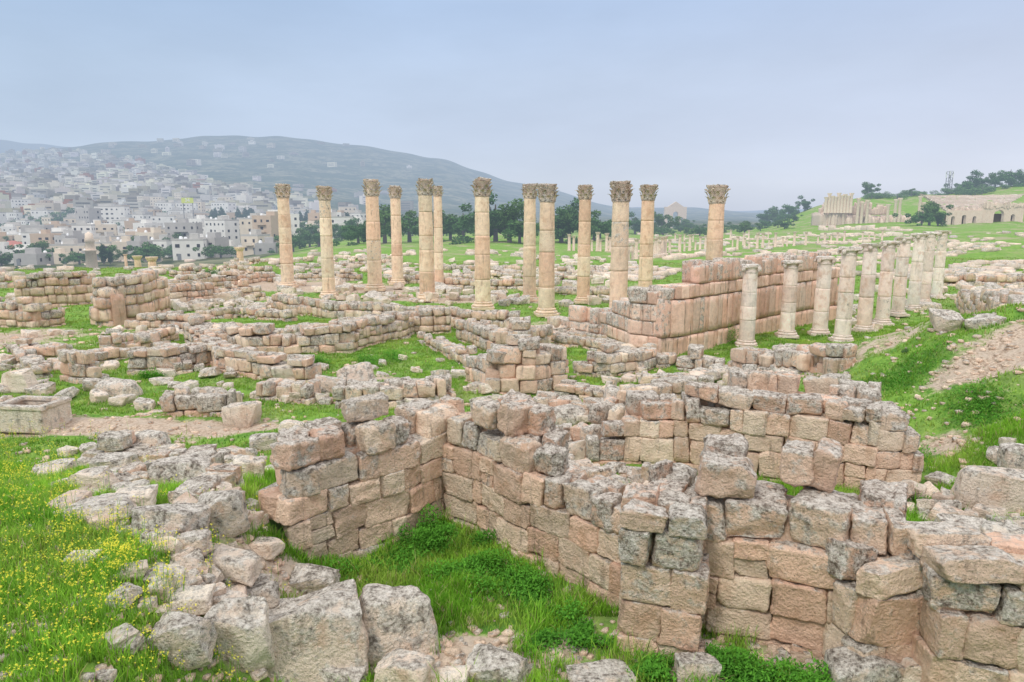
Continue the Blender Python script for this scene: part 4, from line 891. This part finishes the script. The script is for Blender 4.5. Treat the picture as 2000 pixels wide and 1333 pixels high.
blades('far_grass','rough green grass around the columns',110000,34,80,.06,.18,.06,gm,(.11,.22,.035),(.30,.42,.09))
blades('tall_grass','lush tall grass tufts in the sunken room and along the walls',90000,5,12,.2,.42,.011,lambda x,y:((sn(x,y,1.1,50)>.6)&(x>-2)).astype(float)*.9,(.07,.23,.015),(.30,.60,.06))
def weeds(px,py,rad,hh,n,label):
    c=hit(px,py); cl=rs.normal(size=(9,2))*rad*.45; id_=rs.randint(9,size=n); x=c[0]+cl[id_,0]+rs.normal(size=n)*rad*.22; y=c[1]+cl[id_,1]*.7+rs.normal(size=n)*rad*.2; r=np.hypot(x-c[0]-cl[id_,0],y-c[1]-cl[id_,1]); prof=np.clip(1-(r/rad)**2*1.2,0.1,1)*(.4+.6*rs.rand(9)[id_]); g_=G(x,y); z=g_+rs.rand(n)**.8*hh*prof
    kp=keep(x,y); x,y,z,g_=x[kp],y[kp],z[kp],g_[kp]; n=len(x)
    q=rs.uniform(0,6.28,n); s_=rs.uniform(.012,.036,n)[:,None]; up=rs.uniform(-.3,1.2,n); A=np.stack([np.cos(q),np.sin(q),up],1)*s_; Bv=np.stack([-np.sin(q),np.cos(q),rs.normal(size=n)*.3],1)*s_*.4; P=np.stack([x,y,z],1)
    V=np.stack([P-A*.6,P+Bv,P+A,P-Bv],1); t=np.clip(rs.rand(n)*.6+.45*(z-g_)/hh,0,1)[:,None]; col=np.array((.04,.15,.02))*(1-t)+np.array((.17,.46,.05))*t
    mb=MB(); mb.add(V.reshape(-1,3),np.arange(n*4).reshape(-1,4),np.repeat(col,4,axis=0))
    tag(mb.build('weed_clump',M['tint'],loc=c,smooth=False),label,'weeds')
for a in [(860,1065,.5,.5,6500,'dark leafy weed clump in the inner corner of the sunken room'),(770,1110,.6,.22,4000,'leafy weeds along the foot of the front wall'),(930,1120,.7,.25,5000,'leafy weeds in the middle of the room floor'),(1040,1160,.6,.25,4500,'leafy weeds at the foot of the broken side wall'),(1130,1240,.5,.28,5500,'leafy weeds left of the square pier'),(1270,1325,.4,.25,4000,'leafy weeds below the square pier'),(1430,1310,.55,.35,6000,'spiky weeds right of the square pier'),(1540,1335,.4,.3,4000,'weeds at the bottom edge under the thick wall'),
          (740,705,.9,.35,5000,'leafy bush patch in the left corner of the grass court'),(625,715,.4,.5,2500,'upright green weeds against the court wall'),(1870,990,.7,.22,4000,'green weeds on the slope at the lower right'),(1440,672,.5,.9,2500,'yellowish spiky bush beside the first pale column'),(1760,905,.7,.25,4000,'weeds between the long pink wall and the mound'),(300,740,.5,.35,2500,'weeds at the foot of the left wall fragment'),(1940,800,1.2,.12,5000,'dark green weeds on the mound side'),(1780,720,1.6,.12,5000,'green weeds along the near mound crest')]: weeds(*a)
def flowers():
    n=11500; px=rs.uniform(-60,560,n); py=rs.uniform(845,1400,n)
    dens=np.exp(-((px-40)/130)**2-((py-915)/75)**2)*1.3+np.exp(-((px-260)/115)**2-((py-1130)/80)**2)*1.1+np.exp(-((px-90)/130)**2-((py-1080)/140)**2)*.4+np.exp(-((px-480)/70)**2-((py-1310)/40)**2)*.6+np.exp(-((px-200)/150)**2-((py-1290)/60)**2)*.25+.03
    dens*=.2+.85*(np.sin(px*.05+py*.03)*np.sin(py*.045-px*.02)>.05)
    s_=rs.rand(n)<dens*.8; px=px[s_];py=py[s_]; PP=hits(px,py); PP=PP[keep(PP[:,0],PP[:,1])]; mb=MB(); st=MB(); V=[];SV=[]
    for p in PP:
        h=rs.uniform(.15,.38); lx,ly=rs.normal(size=2)*.04; top=p+np.array([lx,ly,h])
        SV+= [p+[-.003,0,0],p+[.003,0,0],top+[.002,0,0],top+[-.002,0,0]]
        for q in range(rs.randint(3,8)):
            c=top+rs.normal(size=3)*np.array([.024,.024,.02]); k_=rs.uniform(.008,.0145); an=rs.uniform(0,3); d1=np.array([math.cos(an),math.sin(an),rs.normal()*.5])*k_; d2=np.array([-math.sin(an),math.cos(an),rs.normal()*.5])*k_
            V+=[c-d1,c-d2*.35,c+d1,c+d2*.35,c-d2,c+d1*.35,c+d2,c-d1*.35]
    mb.add(V,np.arange(len(V)).reshape(-1,4)); st.add(SV,np.arange(len(SV)).reshape(-1,4),(.18,.38,.05))
    tag(mb.build('yellow_wildflowers',M['flower'],smooth=False),'yellow mustard flowers covering the left bank','wildflowers',kind='stuff')
    tag(st.build('flower_stems',M['tint'],smooth=False),'thin green stems carrying the yellow flowers','flower stems',kind='stuff')
flowers()
mb=MB(); px=rs.uniform(0,2000,7000); py=rs.uniform(600,1333,7000); PP=hits(px,py); dd=dirt(PP[:,0],PP[:,1])
for p,d_ in zip(PP,dd):
    if d_<.3 and rs.rand()<.65: continue
    s_=rs.uniform(.02,.09)*(1+p[1]/25); V,Fs=stone(2,(s_*1.3,s_,s_*.7),.1,.6,.15,1); mb.add(rotz(V,rs.uniform(0,6))+p,Fs,(rs.rand()*.6,rs.rand(),rs.rand()*.7))
tag(mb.build('pebbles',M['stone']),'small pebbles and chips scattered over the bare earth','pebbles',kind='stuff')
# ---------------------------------------------------------------- world, sun, camera
w=bpy.data.worlds.new('World'); bpy.context.scene.world=w; w.use_nodes=True; t=NT(w)
tc=t.n('ShaderNodeTexCoord'); d=tc.outputs['Generated']; X_,Y_,Z_=t.n('ShaderNodeSeparateXYZ',{0:d}).outputs
rp=t.n('ShaderNodeValToRGB'); t.put(rp,0,t.m('ADD',Z_,.25)); cr=rp.color_ramp
els=[(0.,(.12,.12,.10)),(.22,(.32,.34,.34)),(.25,(.54,.61,.74)),(.30,(.63,.70,.83)),(.36,(.56,.64,.79)),(.44,(.53,.63,.80)),(.53,(.47,.60,.82)),(.75,(1.1,1.12,1.16)),(1.,(1.65,1.67,1.72))]
cr.elements[0].position=0; cr.elements[0].color=c4(*els[0][1]); cr.elements[1].position=1; cr.elements[1].color=c4(*els[-1][1])
for p_,c_ in els[1:-1]: e=cr.elements.new(p_); e.color=c4(*c_)
mp=t.n('ShaderNodeMapping',{'Scale':(1.,1.,3.2)}); t.put(mp,'Vector',d); nz=t.noise(2.0,mp.outputs[0],6,.55)
v=t.m('ADD',.80,t.m('MULTIPLY',nz,.40)); v=t.m('ADD',v,t.m('MULTIPLY',X_,.05)); cc=t.n('ShaderNodeCombineColor',{0:t.m('ADD',v,t.m('MULTIPLY',X_,.12)),1:t.m('ADD',v,t.m('MULTIPLY',X_,.03)),2:v}).outputs[0]
col=t.mix(1.,rp.outputs[0],cc,'MULTIPLY')
sky=t.n('ShaderNodeTexSky',sky_type='NISHITA',sun_disc=False,sun_elevation=math.radians(48),sun_rotation=math.radians(215))
b1=t.n('ShaderNodeBackground',{1:.97}); t.put(b1,0,col); b2=t.n('ShaderNodeBackground',{1:.008}); t.put(b2,0,sky.outputs[0])
ad=t.n('ShaderNodeAddShader'); t.put(ad,0,b1.outputs[0]); t.put(ad,1,b2.outputs[0]); o=t.n('ShaderNodeOutputWorld'); t.put(o,0,ad.outputs[0])
sl=bpy.data.lights.new('sun','SUN'); sl.energy=1.5; sl.angle=math.radians(10); sl.color=(1,.93,.83); so=bpy.data.objects.new('sun',sl); C.objects.link(so); so.rotation_euler=(math.radians(42),0,math.radians(-35))
ca=bpy.data.cameras.new('camera'); ca.lens=24; ca.sensor_width=36; ca.clip_end=20000; ca.clip_start=.1; co=bpy.data.objects.new('camera',ca); C.objects.link(co); co.location=(0,0,CH); co.rotation_euler=(math.radians(80),0,0)
sc=bpy.context.scene; sc.camera=co; sc.view_settings.view_transform='Standard'; sc.view_settings.look='None'; sc.view_settings.exposure=0
